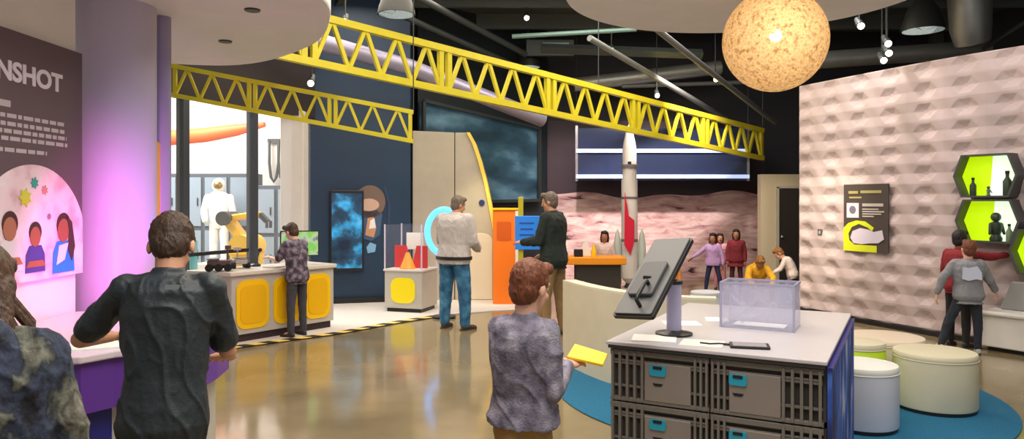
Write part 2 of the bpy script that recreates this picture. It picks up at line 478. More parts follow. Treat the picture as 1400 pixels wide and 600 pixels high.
# =================================================================== floor, ceiling, walls
f = MB(); f.box((0, 8, -.05), (24, 22, .1)); struct('floor', f, FLOOR)
f = MB()
pl = [(-4.1, 7.0), (-3.66, 7.85), (-3.15, 8.4), (-2.2, 9.28), (-1.6, 10.1), (-1.0, 10.75), (-.3, 11.15), (.5, 11.4), (.5, 12.6), (-3.2, 12.4), (-5.2, 8)]
f.prism(pl, (0, 0, .0), (1, 0, 0), (0, 1, 0), .012); struct('floor_pale', f, LIGHTFLOOR)
# hazard tape along the edge of the pale floor
edge = [(-3.66, 7.85), (-3.15, 8.4), (-2.2, 9.28), (-1.6, 10.1), (-1.0, 10.75)]
f = MB(); acc = []
for a, b in zip(edge, edge[1:]):
    a = V(a); b = V(b); n = max(1, int((b - a).length / .13))
    for i in range(n): acc.append((a + (b - a) * i / n, a + (b - a) * (i + 1) / n))
for i, (a, b) in enumerate(acc):
    d = (b - a).normalized(); nn = V((d.y, -d.x)); f.cur = i % 2; sk = d * .03
    w = .07
    f.prism([tuple(a - nn * w - sk), tuple(a + nn * w + sk), tuple(b + nn * w + sk), tuple(b - nn * w - sk)], (0, 0, .0125), (1, 0, 0), (0, 1, 0), .003)
    f.mi[-6:] = [i % 2] * 6
struct('trim_1', f, [mat('tape_yellow', (232, 200, 110), .6), mat('tape_black', (30, 28, 28), .6)])
f = MB(); f.box((0, 8, 5.35), (24, 22, .1)); struct('ceiling', f, DARK)
f = MB()
for i in range(9):
    y = 3 + i * 1.6; f.box((1, y, 5.16), (20, .1, .28))
struct('ceiling_joists', f, mat('joist_grey', (98, 104, 102), .6))
WALLD = mat('charcoal_wall', (44, 44, 52), .7, var=.1, vscale=1)
f = MB(); f.box((3.2, 15.75, 2.65), (11.4, .2, 5.3)); struct('wall_back', f, WALLD)
f = MB(); f.box((9.4, 11, 2.65), (.2, 10, 5.3)); struct('wall_right', f, WALLD)
# deep blue wall with pilaster
f = MB(); f.prism([(-3.3, 11.85), (-1.71, 12.28), (-1.71, 12.48), (-3.3, 12.05)], (0, 0, 0), (1, 0, 0), (0, 1, 0), 5.3); struct('wall_blue', f, BLUEW)
f = MB(); f.box((-3.45, 11.6, 1.55), (.36, .3, 3.1)); struct('trim_2', f, WHITE, bevel=.01)
f = MB(); f.prism([(-3.24, 11.80), (-1.64, 12.23), (-1.64, 12.26), (-3.24, 11.84)], (0, 0, 0), (1, 0, 0), (0, 1, 0), .1); struct('baseboard_blue', f, BLACK)
# dark header over the storefront
A, B = V((-5.3, 7.15)), V((-3.27, 11.86)); dS = (B - A).normalized(); nS = V((dS.y, -dS.x))
def SP(t, z, off=0): q = A + (B - A) * t + nS * off; return V((q.x, q.y, z))
f = MB(); f.prism([tuple(A - nS * .1), tuple(A + nS * .1), tuple(B + nS * .1), tuple(B - nS * .1)], (0, 0, 3.02), (1, 0, 0), (0, 1, 0), 2.3); struct('wall_header', f, mat('header_dark', (46, 38, 40), .7))
# glazed storefront
wf = MB(); wf.prism([tuple(A - nS * .004), tuple(A + nS * .004), tuple(B + nS * .004), tuple(B - nS * .004)], (0, 0, .02), (1, 0, 0), (0, 1, 0), 3.0)
wo = struct('window_1', wf, GLASS)
for i, (px) in enumerate((150, 250, 345)):
    k = (px - 700) / 1000.0; t = (k * A.y - A.x) / ((B.x - A.x) - k * (B.y - A.y))
    g = MB(); g.bar(SP(t, 0, .0), SP(t, 3.02, .0), .13, .1, up=(dS.x, dS.y, 0)); g.build('mullion', mat('mullion_grey', (72, 78, 86), .4, metal=.3), wo)
g = MB(); g.bar(SP(.0, .98, .03), SP(.72, .98, .03), .06, .05); g.build('rail', BLACK, wo)
# the bright room beyond the glass
f = MB(); f.box((-8.0, 16.1, 2.5), (10, .2, 5)); struct('wall_far', f, WHITE)
f = MB(); f.box((-12, 11, 2.5), (.2, 12, 5)); struct('wall_left_far', f, WHITE)
f = MB(); f.box((-3.3, 14.1, 2.65), (.2, 3.9, 5.3)); struct('wall_divider', f, WHITE)

# dim wall with screen behind the capsule
f = MB(); f.prism([(-1.7, 13.2), (.75, 15.5), (.75, 15.64), (-1.7, 13.4)], (0, 0, 0), (1, 0, 0), (0, 1, 0), 5.3); struct('wall_slant', f, mat('teal_dark', (30, 40, 46), .6))
TEALS = mat('projection_blue', (40, 70, 88), .35, emit=(60, 100, 120), estr=.16, cols=[(.3, (34, 46, 56)), (.5, (54, 86, 104)), (.7, (112, 150, 170))], vscale=.9, stretch=(1, 1, 2.2))
sc = thing('projection_screen', 'wide dim blue wall screen above and behind the tall cream capsule', 'screen', (-.55, 14.2, 2.2))
ax = V((2.45, 2.3, 0)).normalized(); nn = V((ax.y, -ax.x, 0))
o0 = V((-.55, 14.2, 2.2)); 
f = MB(); f.prism([(-1.5, -.55), (1.45, -.5), (1.45, .98), (-1.5, 1.28)], nn * .0, ax, (0, 0, 1), -.06); f.build('screen_panel', TEALS, sc, loc=nn * .02)
f = MB()
for a, b in (((-1.5, -.55), (1.45, -.5)), ((1.45, -.5), (1.45, .98)), ((1.45, .98), (-1.5, 1.28)), ((-1.5, 1.28), (-1.5, -.55))):
    f.bar(ax * a[0] + V((0, 0, a[1])), ax * b[0] + V((0, 0, b[1])), .06, .06, up=nn)
f.build('screen_frame', STEELD, sc, loc=nn * .09)

# lunar landscape mural on the back wall
def lunar():
    m = bpy.data.materials.new('lunar_print'); m.use_nodes = True
    nt = m.node_tree; N = nt.nodes; L = nt.links; b = N['Principled BSDF']; b.inputs['Roughness'].default_value = .7
    tc = N.new('ShaderNodeTexCoord'); mp = N.new('ShaderNodeMapping'); mp.inputs['Scale'].default_value = (1.1, 1, 4.2)
    L.new(tc.outputs['Object'], mp.inputs['Vector'])
    n = N.new('ShaderNodeTexNoise'); n.inputs['Scale'].default_value = 1.9; n.inputs['Detail'].default_value = 5; n.inputs['Roughness'].default_value = .6; n.inputs['Distortion'].default_value = .6
    L.new(mp.outputs[0], n.inputs['Vector'])
    r = N.new('ShaderNodeValToRGB'); e = r.color_ramp.elements
    e[0].position = .33; e[0].color = lin((56, 36, 42)); e[1].position = .4; e[1].color = lin((190, 144, 148))
    for p_, c_ in ((.52, (214, 178, 178)), (.7, (240, 216, 212))):
        q = e.new(p_); q.color = lin(c_)
    L.new(n.outputs['Fac'], r.inputs[0]); L.new(r.outputs[0], b.inputs['Base Color'])
    return m
LUNAR = lunar()
f = MB()
top = [(x, 1.82 + .05 * math.sin(x * 1.7) + .04 * math.sin(x * 4.1 + 1)) for x in [0.72 + i * .1 for i in range(48)]]
f.prism([(top[-1][0], .0), ] + top[::-1] + [(top[0][0], .0)], (0, 15.64, 0), (1, 0, 0), (0, 0, 1), .012)
tag(f.build('lunar_mural', LUNAR), 'wide pinkish print of rocky moon ground covering the lower back wall', 'mural')
f = MB(); f.prism([(.72, 1.6), (5.42, 1.6), (5.42, 3.4), (.72, 3.4)], (0, 15.645, 0), (1, 0, 0), (0, 0, 1), .003)
tag(f.build('sky_mural', mat('night_print', (46, 36, 48), .6, cols=[(.35, (36, 32, 40)), (.65, (62, 46, 58))], vscale=.8)), 'dark purple night sky print above the pink moon ground', 'mural')

# cream corner with dark doorway at the right back
f = MB(); f.box((6.0, 14.5, 1.1), (2.2, .2, 2.22)); struct('wall_corner', f, mat('corner_cream', (206, 192, 164), .6))
f = MB(); f.box((5.45, 14.385, .96), (.42, .03, 1.92))
do = struct('door_1', f, mat('door_dark', (44, 38, 36), .5))
f = MB(); f.sphere((5.3, 14.35, .98), .03); f.build('door_handle', SILVER, do, smooth=True)
f = MB()
for a, b in (((5.22, 14.38, 0), (5.22, 14.38, 1.96)), ((5.68, 14.38, 0), (5.68, 14.38, 1.96)), ((5.2, 14.38, 1.96), (5.7, 14.38, 1.96))): f.bar(a, b, .05, .05, up=(0, 1, 0))
f.build('door_frame', GREYL, do)

# =================================================================== dimpled curved wall on the right
key = [V((4.0, 12.3)), V((4.4, 11.2)), V((5.2, 9.3)), V((5.78, 8.26)), V((6.44, 7.26)), V((7.2, 6.3))]
pts = []
for i in range(1, 4):
    p0, p1, p2, p3 = key[i - 1:i + 3]
    for k in range(24):
        t = k / 24
        pts.append(.5 * ((2 * p1) + (p2 - p0) * t + (2 * p0 - 5 * p1 + 4 * p2 - p3) * t * t + (3 * p1 - p0 - 3 * p2 + p3) * t ** 3))
pts.append(key[4])
cum = [0]
for a, b in zip(pts, pts[1:]): cum.append(cum[-1] + (b - a).length)
WL = cum[-1]; WH = 3.44
def HW(s, z, off=0):
    s2 = min(max(s, 0), WL - 1e-4); i = 0
    while cum[i + 1] < s2: i += 1
    t = (s2 - cum[i]) / (cum[i + 1] - cum[i]); p = pts[i] * (1 - t) + pts[i + 1] * t
    a = pts[max(i - 1, 0)]; b = pts[min(i + 2, len(pts) - 1)]; d = (b - a).normalized()
    n = V((d.y, -d.x))
    if n.x > 0: n = -n
    return V((p.x + n.x * off, p.y + n.y * off, z)), V((d.x, d.y, 0)), V((n.x, n.y, 0))
def HWs(px):
    k = (px - 700) / 1000.0; best = 0; bd = 9
    for i in range(1000):
        s = WL * i / 1000; q = HW(s, 0)[0]; e = abs(q.x / q.y - k)
        if e < bd: bd = e; best = s
    return best
HWP = (HWs(1285) - HWs(1115)) / 4.0
PA, PB = HWP, .262
def hexh(s, z):
    """dents on a straight grid with soft faceted ridges between them"""
    u = (s - .13) / PA; w = (z - .2) / PB
    du = (u - round(u)) * PA; dw = (w - round(w)) * PB
    m = max(abs(dw) / (PB * .38), abs(du) / (PA * .27) * .8 + abs(dw) / (PB * .38) * .5)
    k = abs(du) / (PA * .5) + abs(dw) / (PB * .5)
    d = -.046 * min(.8, max(0, 1 - m))
    return d + .016 * max(0, k - .6) + .006 * math.sin(9 * u + 4 * w)
f = MB(); ns = 300; nz = 200
vs = []; fs = []
for j in range(nz + 1):
    for i in range(ns + 1):
        s = WL * i / ns; z = .06 + (WH - .06) * j / nz
        d = hexh(s, z)
        if i in (0, ns) or j in (0, nz): d = 0
        vs.append(HW(s, z, d)[0])
for j in range(nz):
    for i in range(ns):
        a = j * (ns + 1) + i; fs.append((a, a + 1, a + ns + 2, a + ns + 1))
f.add(vs, fs)
nb_ = len(vs)
back = []
bo = []
for j in (0, 1):
    for i in range(ns + 1):
        bo.append(HW(WL * i / ns, .06 if j == 0 else WH, -.16)[0])
bf = [(i, i + ns + 1, i + ns + 2, i + 1) for i in range(ns)]
f.add(bo, bf)
o2 = nb_
for i in range(ns):      # top and bottom
    f.f.append([nz * (ns + 1) + i, nz * (ns + 1) + i + 1, o2 + ns + 1 + i + 1, o2 + ns + 1 + i]); f.mi.append(0)
    f.f.append([i, o2 + i, o2 + i + 1, i + 1]); f.mi.append(0)
f.f.append([j * (ns + 1) for j in range(nz + 1)] + [o2 + ns + 1, o2]); f.mi.append(0)
f.f.append([j * (ns + 1) + ns for j in range(nz, -1, -1)] + [o2 + ns, o2 + 2 * ns + 1]); f.mi.append(0)
hw = f.build('wall_dimpled', HEXW); hw['kind'] = 'structure'
f = MB()
for i in range(60):
    a = HW(WL * i / 60, .03, -.04)[0]; b = HW(WL * (i + 1) / 60, .03, -.04)[0]; f.bar(a, b, .2, .06)
struct('baseboard_right', f, BLACK)

def on_wall(s0, s1, z0, z1, off):
    """flat frame hung across the curved wall between s0 and s1"""
    a = HW(s0, z0, off)[0]; b = HW(s1, z0, off)[0]; ax = (b - a).normalized(); n = HW((s0 + s1) / 2, 0)[2]
    return a, ax, (b - a).length, z1 - z0, n
# poster
s0, s1 = HWs(1156), HWs(1217)
a, ax, w, h, n = on_wall(s0, s1, .985, 1.915, .035)
po = thing('wall_poster', 'dark information poster with lime hand picture hung on the dimpled wall', 'poster', a)
Z = V((0, 0, 1))
def lay(poly, off, m, name, par, d=.003):
    g = MB(); g.prism(poly, n * off, ax, Z, d)     # ax x Z points out of the wall towards the room
    return g.build(name, m, par)
lay([(0, 0), (w, 0), (w, h), (0, h)], -.02, mat('poster_olive', (72, 62, 58), .6), 'board', po, .02)
# sign of ax x Z: make sure it faces the room
face = 1 if ax.cross(Z).dot(n) > 0 else -1
lay([(x * w, z * h) for x, z in ((0, 0), (.76, 0), (.76, .1), (.25, .1), (.14, .16), (.12, .26), (.2, .36), (.36, .41), (.56, .36), (.66, .31), (.7, .36), (.5, .45), (.3, .46), (.12, .42), (0, .34))], .004, mat('lime_ink', (214, 224, 30), .6), 'lime_shape', po)
lay([(x * w, z * h) for x, z in ((.17, .2), (.22, .3), (.4, .35), (.58, .33), (.7, .3), (.88, .33), (.92, .2), (.8, .14), (.6, .13), (.42, .11), (.24, .12))], .008, mat('hand_ink', (214, 204, 220), .6), 'hand_picture', po)
lay([(x * w, z * h) for x, z in ((.08, .5), (.36, .5), (.36, .72), (.08, .72))], .004, INK, 'picture_square', po)
lay(circ(.055, 14, (.22 * w, .62 * h)), .008, mat('grey_ink', (120, 112, 130), .6), 'round_mark', po)
g = MB()
for (x0, x1, z0, z1) in ((.12, .34, .86, .9), (.4, .86, .865, .905), (.14, .42, .79, .815)): g.prism([(x0 * w, z0 * h), (x1 * w, z0 * h), (x1 * w, z1 * h), (x0 * w, z1 * h)], n * .004, ax, Z, .003)
g.build('heading_bars', mat('olive_ink', (170, 160, 100), .6), po)
g = MB()
for (x0, x1, z0, z1) in ((.44, .9, .67, .715), (.44, .8, .62, .64), (.44, .92, .585, .605), (.44, .86, .55, .57), (.44, .7, .515, .535)): g.prism([(x0 * w, z0 * h), (x1 * w, z0 * h), (x1 * w, z1 * h), (x0 * w, z1 * h)], n * .004, ax, Z, .003)
g.build('text_lines', mat('pale_ink', (188, 178, 172), .6), po)
# small plate left of the poster
s = HWs(1122); a, ax, w, h, n = on_wall(s - .04, s + .04, 1.17, 1.27, .02)
pt = thing('wall_plate', 'small square dark switch plate on the dimpled wall left of the poster', 'wall plate', a)
lay(rrect(w, h, .012, c=(w / 2, h / 2)), -.02, mat('plate_grey', (96, 92, 96), .5), 'plate', pt, .02 * face)
lay(rrect(w * .35, h * .45, .006, c=(w / 2, h / 2)), .0, GREYL, 'switch', pt, .006 * face)

# hexagonal lit niches
LIMEL = mat('lime_backlight', (190, 226, 10), .5, emit=(190, 232, 0), estr=.75)
WHL = mat('white_backlight', (230, 245, 225), .5, emit=(225, 250, 215), estr=.85)
FRAMEG = mat('niche_frame', (70, 72, 70), .5)
def niche(sc_, zc_, wd, ht, label):
    a, ax, L_, h, n = on_wall(sc_ - wd / 2, sc_ + wd / 2, zc_, zc_ + 1, .0)
    c = a + ax * L_ / 2
    t = thing('display_niche', label, 'display niche', c, 0, 'hexagonal niches on the dimpled wall')
    hx = lambda k: [(-wd / 2 * k, 0), (-wd * .37 * k, -ht / 2 * k), (wd * .37 * k, -ht / 2 * k), (wd / 2 * k, 0), (wd * .37 * k, ht / 2 * k), (-wd * .37 * k, ht / 2 * k)]
    g = MB(); o, i_ = hx(1), hx(.92)
    vs = []
    for off in (-.03, .2):
        for q in o: vs.append(ax * q[0] + Z * q[1] + n * off)
        for q in i_: vs.append(ax * q[0] + Z * q[1] + n * off)
    fs = []
    for k in range(6):
        l = (k + 1) % 6
        fs += [(k, l, 12 + l, 12 + k), (6 + k, 18 + k, 18 + l, 6 + l), (12 + k, 12 + l, 18 + l, 18 + k), (k, 6 + k, 6 + l, l)]
    g.add(vs, fs); g.build('frame', FRAMEG, t)
    q = hx(.93)
    d = .01 * face
    g = MB(); g.prism([q[0], q[1], (-.02 * wd, -ht / 2 * .93), (.03 * wd, ht / 2 * .93), q[5]], n * .03, ax, Z, d); g.build('lime_back_panel', LIMEL, t)
    g = MB(); g.prism([(-.02 * wd, -ht / 2 * .93), q[2], q[3], q[4], (.03 * wd, ht / 2 * .93)], n * .03, ax, Z, d); g.build('white_back_panel', WHL, t)
    return c, ax, n, ht
def spaceman(base, k, label, m):
    t = thing('figurine', label, 'figurine', base, 0)
    g = MB(); g.lathe([(.001, 0), (.04 * k, 0), (.045 * k, .02 * k), (.03 * k, .05 * k), (.045 * k, .1 * k), (.04 * k, .14 * k), (.001, .16 * k)], 14); g.build('torso', m, t, smooth=True)
    g = MB(); g.sphere((0, 0, .185 * k), .036 * k, 12, 8); g.build('head', mat('figurine_head', (70, 76, 64), .4), t, smooth=True)
    for sg in (-1, 1):
        g = MB(); g.cone((sg * .04 * k, 0, .13 * k), (sg * .055 * k, -.02, .06 * k), .014 * k, .011 * k, 8); g.build('arm', m, t, smooth=True)
def bottle(base, k, label, m):
    t = thing('bottle', label, 'bottle', base, 0)
    g = MB(); g.lathe([(.001, 0), (.035 * k, 0), (.037 * k, .01 * k), (.037 * k, .13 * k), (.015 * k, .165 * k), (.015 * k, .2 * k), (.001, .2 * k)], 16); g.build('bottle_body', m, t, smooth=True)
    g = MB(); g.lathe([(.001, .198 * k), (.018 * k, .198 * k), (.018 * k, .225 * k), (.001, .225 * k)], 12); g.build('cap', BLACK, t, smooth=True)
DKG = mat('dark_green_item', (44, 56, 40), .5); MDG = mat('grey_green_item', (110, 130, 100), .5)
sA = HWs(1357); WD, HT = .7, .5
c1, ax1, n1, _ = niche(sA, 1.975, WD, HT, 'topmost lime hexagonal lit niche on the dimpled wall')
c2, _, _, _ = niche(sA + .02, 1.45, WD, HT, 'second lime hexagonal lit niche, directly below the topmost')
sB = sA + .6
c3, ax3, n3, _ = niche(sB, 1.12, WD, HT, 'lowest hexagonal niche, partly cut off at right edge')
def inn(c, ax, n, u, ht, off=.1): return c + ax * u + n * off + Z * (-ht / 2 * .92 + .0)
bottle(inn(c1, ax1, n1, -.17, HT), .95, 'stout dark bottle at the left in the topmost niche', DKG)
spaceman(inn(c1, ax1, n1, .0, HT), .5, 'tiny pale figurine at the middle of the topmost niche', MDG)
bottle(inn(c1, ax1, n1, .2, HT), 1.25, 'tall dark bottle at the right in the topmost niche', DKG)
spaceman(inn(c2, ax1, n1, .06, HT), 1.5, 'large dark figurine at the centre of the second niche', DKG)
bottle(inn(c2, ax1, n1, .2, HT), .9, 'small bottle at the right in the second niche', MDG)
bottle(inn(c3, ax3, n3, -.12, HT), 1.5, 'tall thin dark bottle standing in the lowest niche', DKG)

# white bench with grey back along the dimpled wall
a, ax, L_, h, n = on_wall(HWs(1364), WL - .5, 0, 1, .0)
bt = thing('wall_bench', 'long white bench with grey back at the foot of the dimpled wall', 'bench', a)
g = MB(); g.prism([(0, .05), (L_, .05), (L_, .4), (0, .4)], n * .06, ax, Z, .34 * face); g.build('base', WHITE, bt, bevel=.015)
g = MB(); g.prism([(-.02, .4), (L_, .4), (L_, .45), (-.02, .45)], n * .04, ax, Z, .4 * face); g.build('seat', WHITE, bt, bevel=.02)
g = MB(); g.prism([(.08, .45), (L_, .45), (L_, .78), (.2, .78)], n * .045, ax, Z, .1 * face); g.build('backrest', mat('bench_grey', (150, 150, 146), .6), bt, bevel=.02)
g = MB(); g.prism([(.04, .0), (L_, .0), (L_, .06), (.04, .06)], n * .1, ax, Z, .22 * face); g.build('plinth', BLACK, bt)
# =================================================================== left: poster wall, column, purple counter
f = MB(); f.box((-2.79, 3.9, 2.0), (.16, 1.28, 4.0)); struct('wall_left', f, WHITE)
pw = thing('wall_poster', 'tall brown exhibition poster with white heading and moon picture on the left wall', 'poster', (-2.705, 4.0, 1.23))
AX, n = V((0, 1, 0)), V((1, 0, 0))
def layp(poly, off, m, name, par, d=.003):
    g = MB(); g.prism([(p[0] - 4.0, p[1] - 1.23) for p in poly], n * off, AX, Z, d); return g.build(name, m, par)
def pxp(x, y):
    Y = -2.70 * 1000 / (x - 700); return (Y, CAMZ - (y - HOR) / 1000 * Y)
Y0, Y1, ZB, ZT = 3.3, pxp(109, 0)[0], 1.235, 2.6
layp([(Y0, ZB), (Y1, ZB), (Y1, ZT), (Y0, ZT)], 0, POSTER, 'board', pw, .02)
PLC = mat('moon_print', (230, 205, 214), .6, cols=[(.3, (240, 226, 228)), (.5, (236, 206, 214)), (.62, (214, 168, 182)), (.75, (226, 214, 190))], vscale=5)
mc = (pxp(42, 0)[0], 1.395); mr = .5
poly = []
for i in range(72):
    aa = 2 * PI * i / 72; poly.append((min(max(mc[0] + mr * math.cos(aa), Y0), Y1), max(mc[1] + mr * .98 * math.sin(aa), ZB)))
layp(poly, .021, PLC, 'moon_picture', pw)
for (x, y, r, c, nm) in ((29, 270, .055, (206, 206, 60), 'yellow_burst'), (42, 250, .035, (60, 160, 140), 'teal_burst'), (56, 260, .03, (206, 140, 130), 'pink_burst'), (62, 296, .02, (150, 110, 130), 'stem')):
    q = pxp(x, y); layp([(q[0] + r * (1 if i % 2 else .62) * math.cos(2 * PI * i / 14), q[1] + r * (1 if i % 2 else .62) * math.sin(2 * PI * i / 14)) for i in range(14)], .026, mat('print_' + nm, c, .6), nm, pw)
def printed_kid(x, y, k, skin, hair, shirt, nm):
    q = pxp(x, y)
    mk = lambda pts: [(q[0] + p[0] * k, q[1] + p[1] * k) for p in pts]
    layp(mk([(-.085, 0), (.085, 0), (.08, .1), (.05, .15), (-.05, .15), (-.08, .1)]), .026, mat('print_shirt' + nm, shirt, .6), 'printed_shirt', pw)
    layp(mk([(p[0] * 1.0, p[1] + .225) for p in circ(.054, 18, sy=1.1)]), .0265, mat('print_hair' + nm, hair, .6), 'printed_hair', pw, .002)
    layp(mk([(p[0] - .004, p[1] + .2) for p in circ(.045, 18, sy=1.25)]), .029, mat('print_skin' + nm, skin, .6), 'printed_face', pw, .002)
    if nm == 'b': layp(mk([(.02, .27), (.06, .24), (.085, .12), (.06, .05), (.03, .1), (.035, .2)]), .0305, mat('print_hair' + nm, hair, .6), 'printed_hair', pw, .002); layp(mk([(-.06, .04), (.0, .06), (.03, .14), (-.04, .13)]), .031, INK, 'printed_scarf', pw, .002); return
    layp(mk([(-.085, .03), (.085, .03), (.06, .065), (-.06, .065)]), .03, mat('print_skin' + nm, skin, .6), 'printed_arms', pw, .002)
printed_kid(43, 372, 1.0, (150, 92, 64), (60, 40, 36), (70, 62, 130), 'a')
printed_kid(82, 372, 1.25, (150, 84, 66), (66, 38, 36), (40, 130, 206), 'b')
printed_kid(8, 372, 1.15, (176, 110, 84), (70, 36, 30), (225, 215, 220), 'c')
# heading and small lines
q = pxp(81, 126)
mt = frame_m((n.x * .022, q[0] - 4.0, q[1] - 1.23), (0, 1, 0), (0, 0, 1)) @ Matrix.Diagonal((1.17, 1, 1, 1))
text('heading', 'MOONSHOT', .142, INK, pw, mt, off=.005, align='RIGHT')
g = MB()
rows = [(170, 0, 84), (180, 0, 84), (189, 0, 87), (198, 0, 88), (212, 0, 60)]
for (y, xa, xb) in rows:
    random.seed(y); x = 8
    z = pxp(80, y)[1]; ya, yb = 3.4, pxp(xb, 0)[0]; t = ya
    while t < yb:
        wl = random.uniform(.03, .085); e = min(t + wl, yb)
        g.prism([(t - 4.0, z - 1.23 - .011), (e - 4.0, z - 1.23 - .011), (e - 4.0, z - 1.23 + .011), (t - 4.0, z - 1.23 + .011)], n * .021, AX, Z, .002); t = e + .014
z = pxp(20, 146)[1]
g.prism([(3.4 - 4, z - 1.24), (pxp(10, 0)[0] - 4, z - 1.24), (pxp(10, 0)[0] - 4, z - 1.205), (3.4 - 4, z - 1.205)], n * .021, AX, Z, .002)
g.build('text_lines', mat('poster_small_ink', (190, 176, 182), .6), pw)

# column and slim post
f = MB(); f.lathe([(.27, 0), (.27, .1), (.25, .11), (.25, 5.3)], 48, (-2.68, 4.95, 0))
struct('column', f, LAV, smooth=True)
f = MB(); f.lathe([(.068, 0), (.068, 5.3)], 24, (-2.52, 5.25, 0)); struct('column_slim', f, mat('post_lavender', (150, 142, 170), .45), smooth=True)
f = MB(); f.box((-2.545, 5.165, 1.6), (.1, .07, 1.0))
tag(f.build('cable_cover', mat('orange_cover', (236, 170, 60), .4), bevel=.012), 'flat orange strip fixed to the slim post beside the lavender column', 'cable cover')

# purple counter
ct = thing('exhibit_counter', 'purple faced curved counter with pale top in front of the poster wall', 'counter', (-2.0, 3.8, 0))
front = [(-2.68, 3.12), (-2.3, 3.1), (-1.89, 3.2), (-1.81, 3.33), (-1.66, 3.47), (-1.55, 3.66), (-1.54, 3.9), (-1.57, 4.14)]
backp = [(-2.35, 4.55), (-2.69, 4.52)]
off = lambda ps: [(x + 2.0, y - 3.8) for x, y in ps]
def shrink(ps, d):
    c = V((-2.2, 3.9)); return [tuple(V(p) + (c - V(p)).normalized() * d) for p in ps]
g = MB(); g.prism(off(front + backp), (0, 0, .965), (1, 0, 0), (0, 1, 0), .035); g.build('counter_top', mat('counter_top_pale', (222, 206, 214), .35), ct, bevel=.008)
g = MB(); g.prism(off(shrink(front, .03) + shrink(backp, .02)), (0, 0, .735), (1, 0, 0), (0, 1, 0), .23); g.build('fascia', PURPLE, ct)
b1 = shrink(front, .1)
g = MB(); g.prism(off(b1[:4] + [(-2.3, 3.9), (-2.66, 3.9)]), (0, 0, 0), (1, 0, 0), (0, 1, 0), .735); g.build('base_panel', NAVY, ct)
g = MB(); g.prism(off(b1[3:] + [(-2.3, 4.4), (-2.28, 3.9)]), (0, 0, 0), (1, 0, 0), (0, 1, 0), .735); g.build('base_panel', GREYL, ct)
f = MB(); f.box((0, 0, .004), (.26, .19, .008)); o = f.build('paper_sheet', PAPER); o.location = (-1.93, 3.43, 1.0); o.rotation_euler = (0, 0, .4)
tag(o, 'white worksheet on the purple counter under the hands of the boy', 'paper')

# =================================================================== yellow panelled exhibit counter
A2, B2 = V((-3.28, 8.55)), V((-2.37, 9.72)); d2 = (B2 - A2).normalized(); n2 = V((d2.y, -d2.x)); L2 = (B2 - A2).length
ec = thing('exhibit_counter', 'long grey counter with yellow panels below the yellow truss', 'counter', (A2.x, A2.y, 0), math.atan2(d2.y, d2.x))
g = MB(); g.prism([(0, 0), (L2, 0), (L2, .62), (-.16, .62)], (0, 0, .1), (1, 0, 0), (0, 1, 0), .7); g.build('cabinet', GREYL, ec, bevel=.008)
g = MB(); g.prism([(-.03, -.035), (L2 + .03, -.035), (L2 + .03, .65), (-.2, .65)], (0, 0, .8), (1, 0, 0), (0, 1, 0), .05); g.build('worktop', mat('worktop_pale', (214, 206, 196), .35), ec, bevel=.01)
g = MB(); g.prism([(.03, .03), (L2 - .03, .03), (L2 - .03, .6), (-.1, .6)], (0, 0, 0.012), (1, 0, 0), (0, 1, 0), .09); g.build('plinth', mat('plinth_dark', (50, 34, 36), .6), ec)
for x0, x1 in ((.06, .5), (.56, .96), (1.02, 1.42)):
    g = MB(); g.prism(rrect(x1 - x0, .58, .12, c=((x0 + x1) / 2, .45)), (0, 0, 0), (1, 0, 0), (0, 0, 1), .012); g.build('yellow_panel', YELP, ec)
    g = MB(); g.prism(rrect(x1 - x0 - .1, .46, .09, c=((x0 + x1) / 2, .45)), (0, -.012, 0), (1, 0, 0), (0, 0, 1), .006); g.build('yellow_inset', mat('yellow_inset', (240, 184, 10), .35), ec)
g = MB(); g.prism([(-.155 + .0, .585), (-.03, .12), (-.03, .12 + .001), (-.15, .6)], (0, 0, .2), (1, 0, 0), (0, 1, 0), .5)
e = V((-.16, .62, 0)); dd = e.normalized(); nx = V((-dd.y, dd.x, 0))
g = MB(); g.prism(rrect(.46, .56, .1, c=(.32, .45)), nx * .002, dd, Z, -.012); g.build('yellow_panel', YELS, ec)
M2 = Matrix.Translation((A2.x, A2.y, 0)) @ Matrix.Rotation(math.atan2(d2.y, d2.x), 4, 'Z')
def on2(u, v, z=.85): return M2 @ V((u, v, z))
def rover(loc, rz, k, label, m):
    t = thing('model_rover', label, 'model', loc, rz)
    g = MB(); g.box((0, 0, .075 * k), (.2 * k, .13 * k, .05 * k)); g.build('chassis', m, t, bevel=.008)
    for x in (-.08, 0, .08):
        for sg in (-1, 1):
            g = MB(); g.tube([(x * k, sg * .065 * k, .035 * k), (x * k, sg * .095 * k, .035 * k)], .035 * k, 14); g.build('wheel', BLACKM, t)
    g = MB(); g.tube([(.07 * k, 0, .1 * k), (.07 * k, 0, .2 * k)], .008 * k, 8); g.box((.075 * k, 0, .215 * k), (.05 * k, .07 * k, .035 * k)); g.build('mast', m, t)
    g = MB(); g.box((-.05 * k, 0, .115 * k), (.1 * k, .16 * k, .008 * k)); g.build('solar_panel', mat('solar_blue', (40, 44, 70), .3), t)
rover(on2(.0, .26), .3, 1.3, 'dark model rover at the near left end of the yellow counter', mat('rover_brown', (90, 72, 66), .5))
rover(on2(.36, .42), 2.2, 1.1, 'pale model rover in the middle of the yellow counter', mat('rover_grey', (168, 160, 156), .5))
def lever(loc, rz, label):
    t = thing('control_lever', label, 'control', loc, rz)
    g = MB(); g.lathe([(.001, 0), (.07, 0), (.07, .02), (.05, .035), (.001, .035)], 20); g.build('base', BLACK, t, smooth=True)
    g = MB(); g.tube([(0, 0, .03), (.06, 0, .19)], .011, 8); g.build('stick', STEELD, t)
    g = MB(); g.sphere((.065, 0, .205), .028, 12, 8); g.build('knob', BLACK, t, smooth=True)
lever(on2(.62, .48), .8, 'black control lever on the yellow counter behind the rovers')
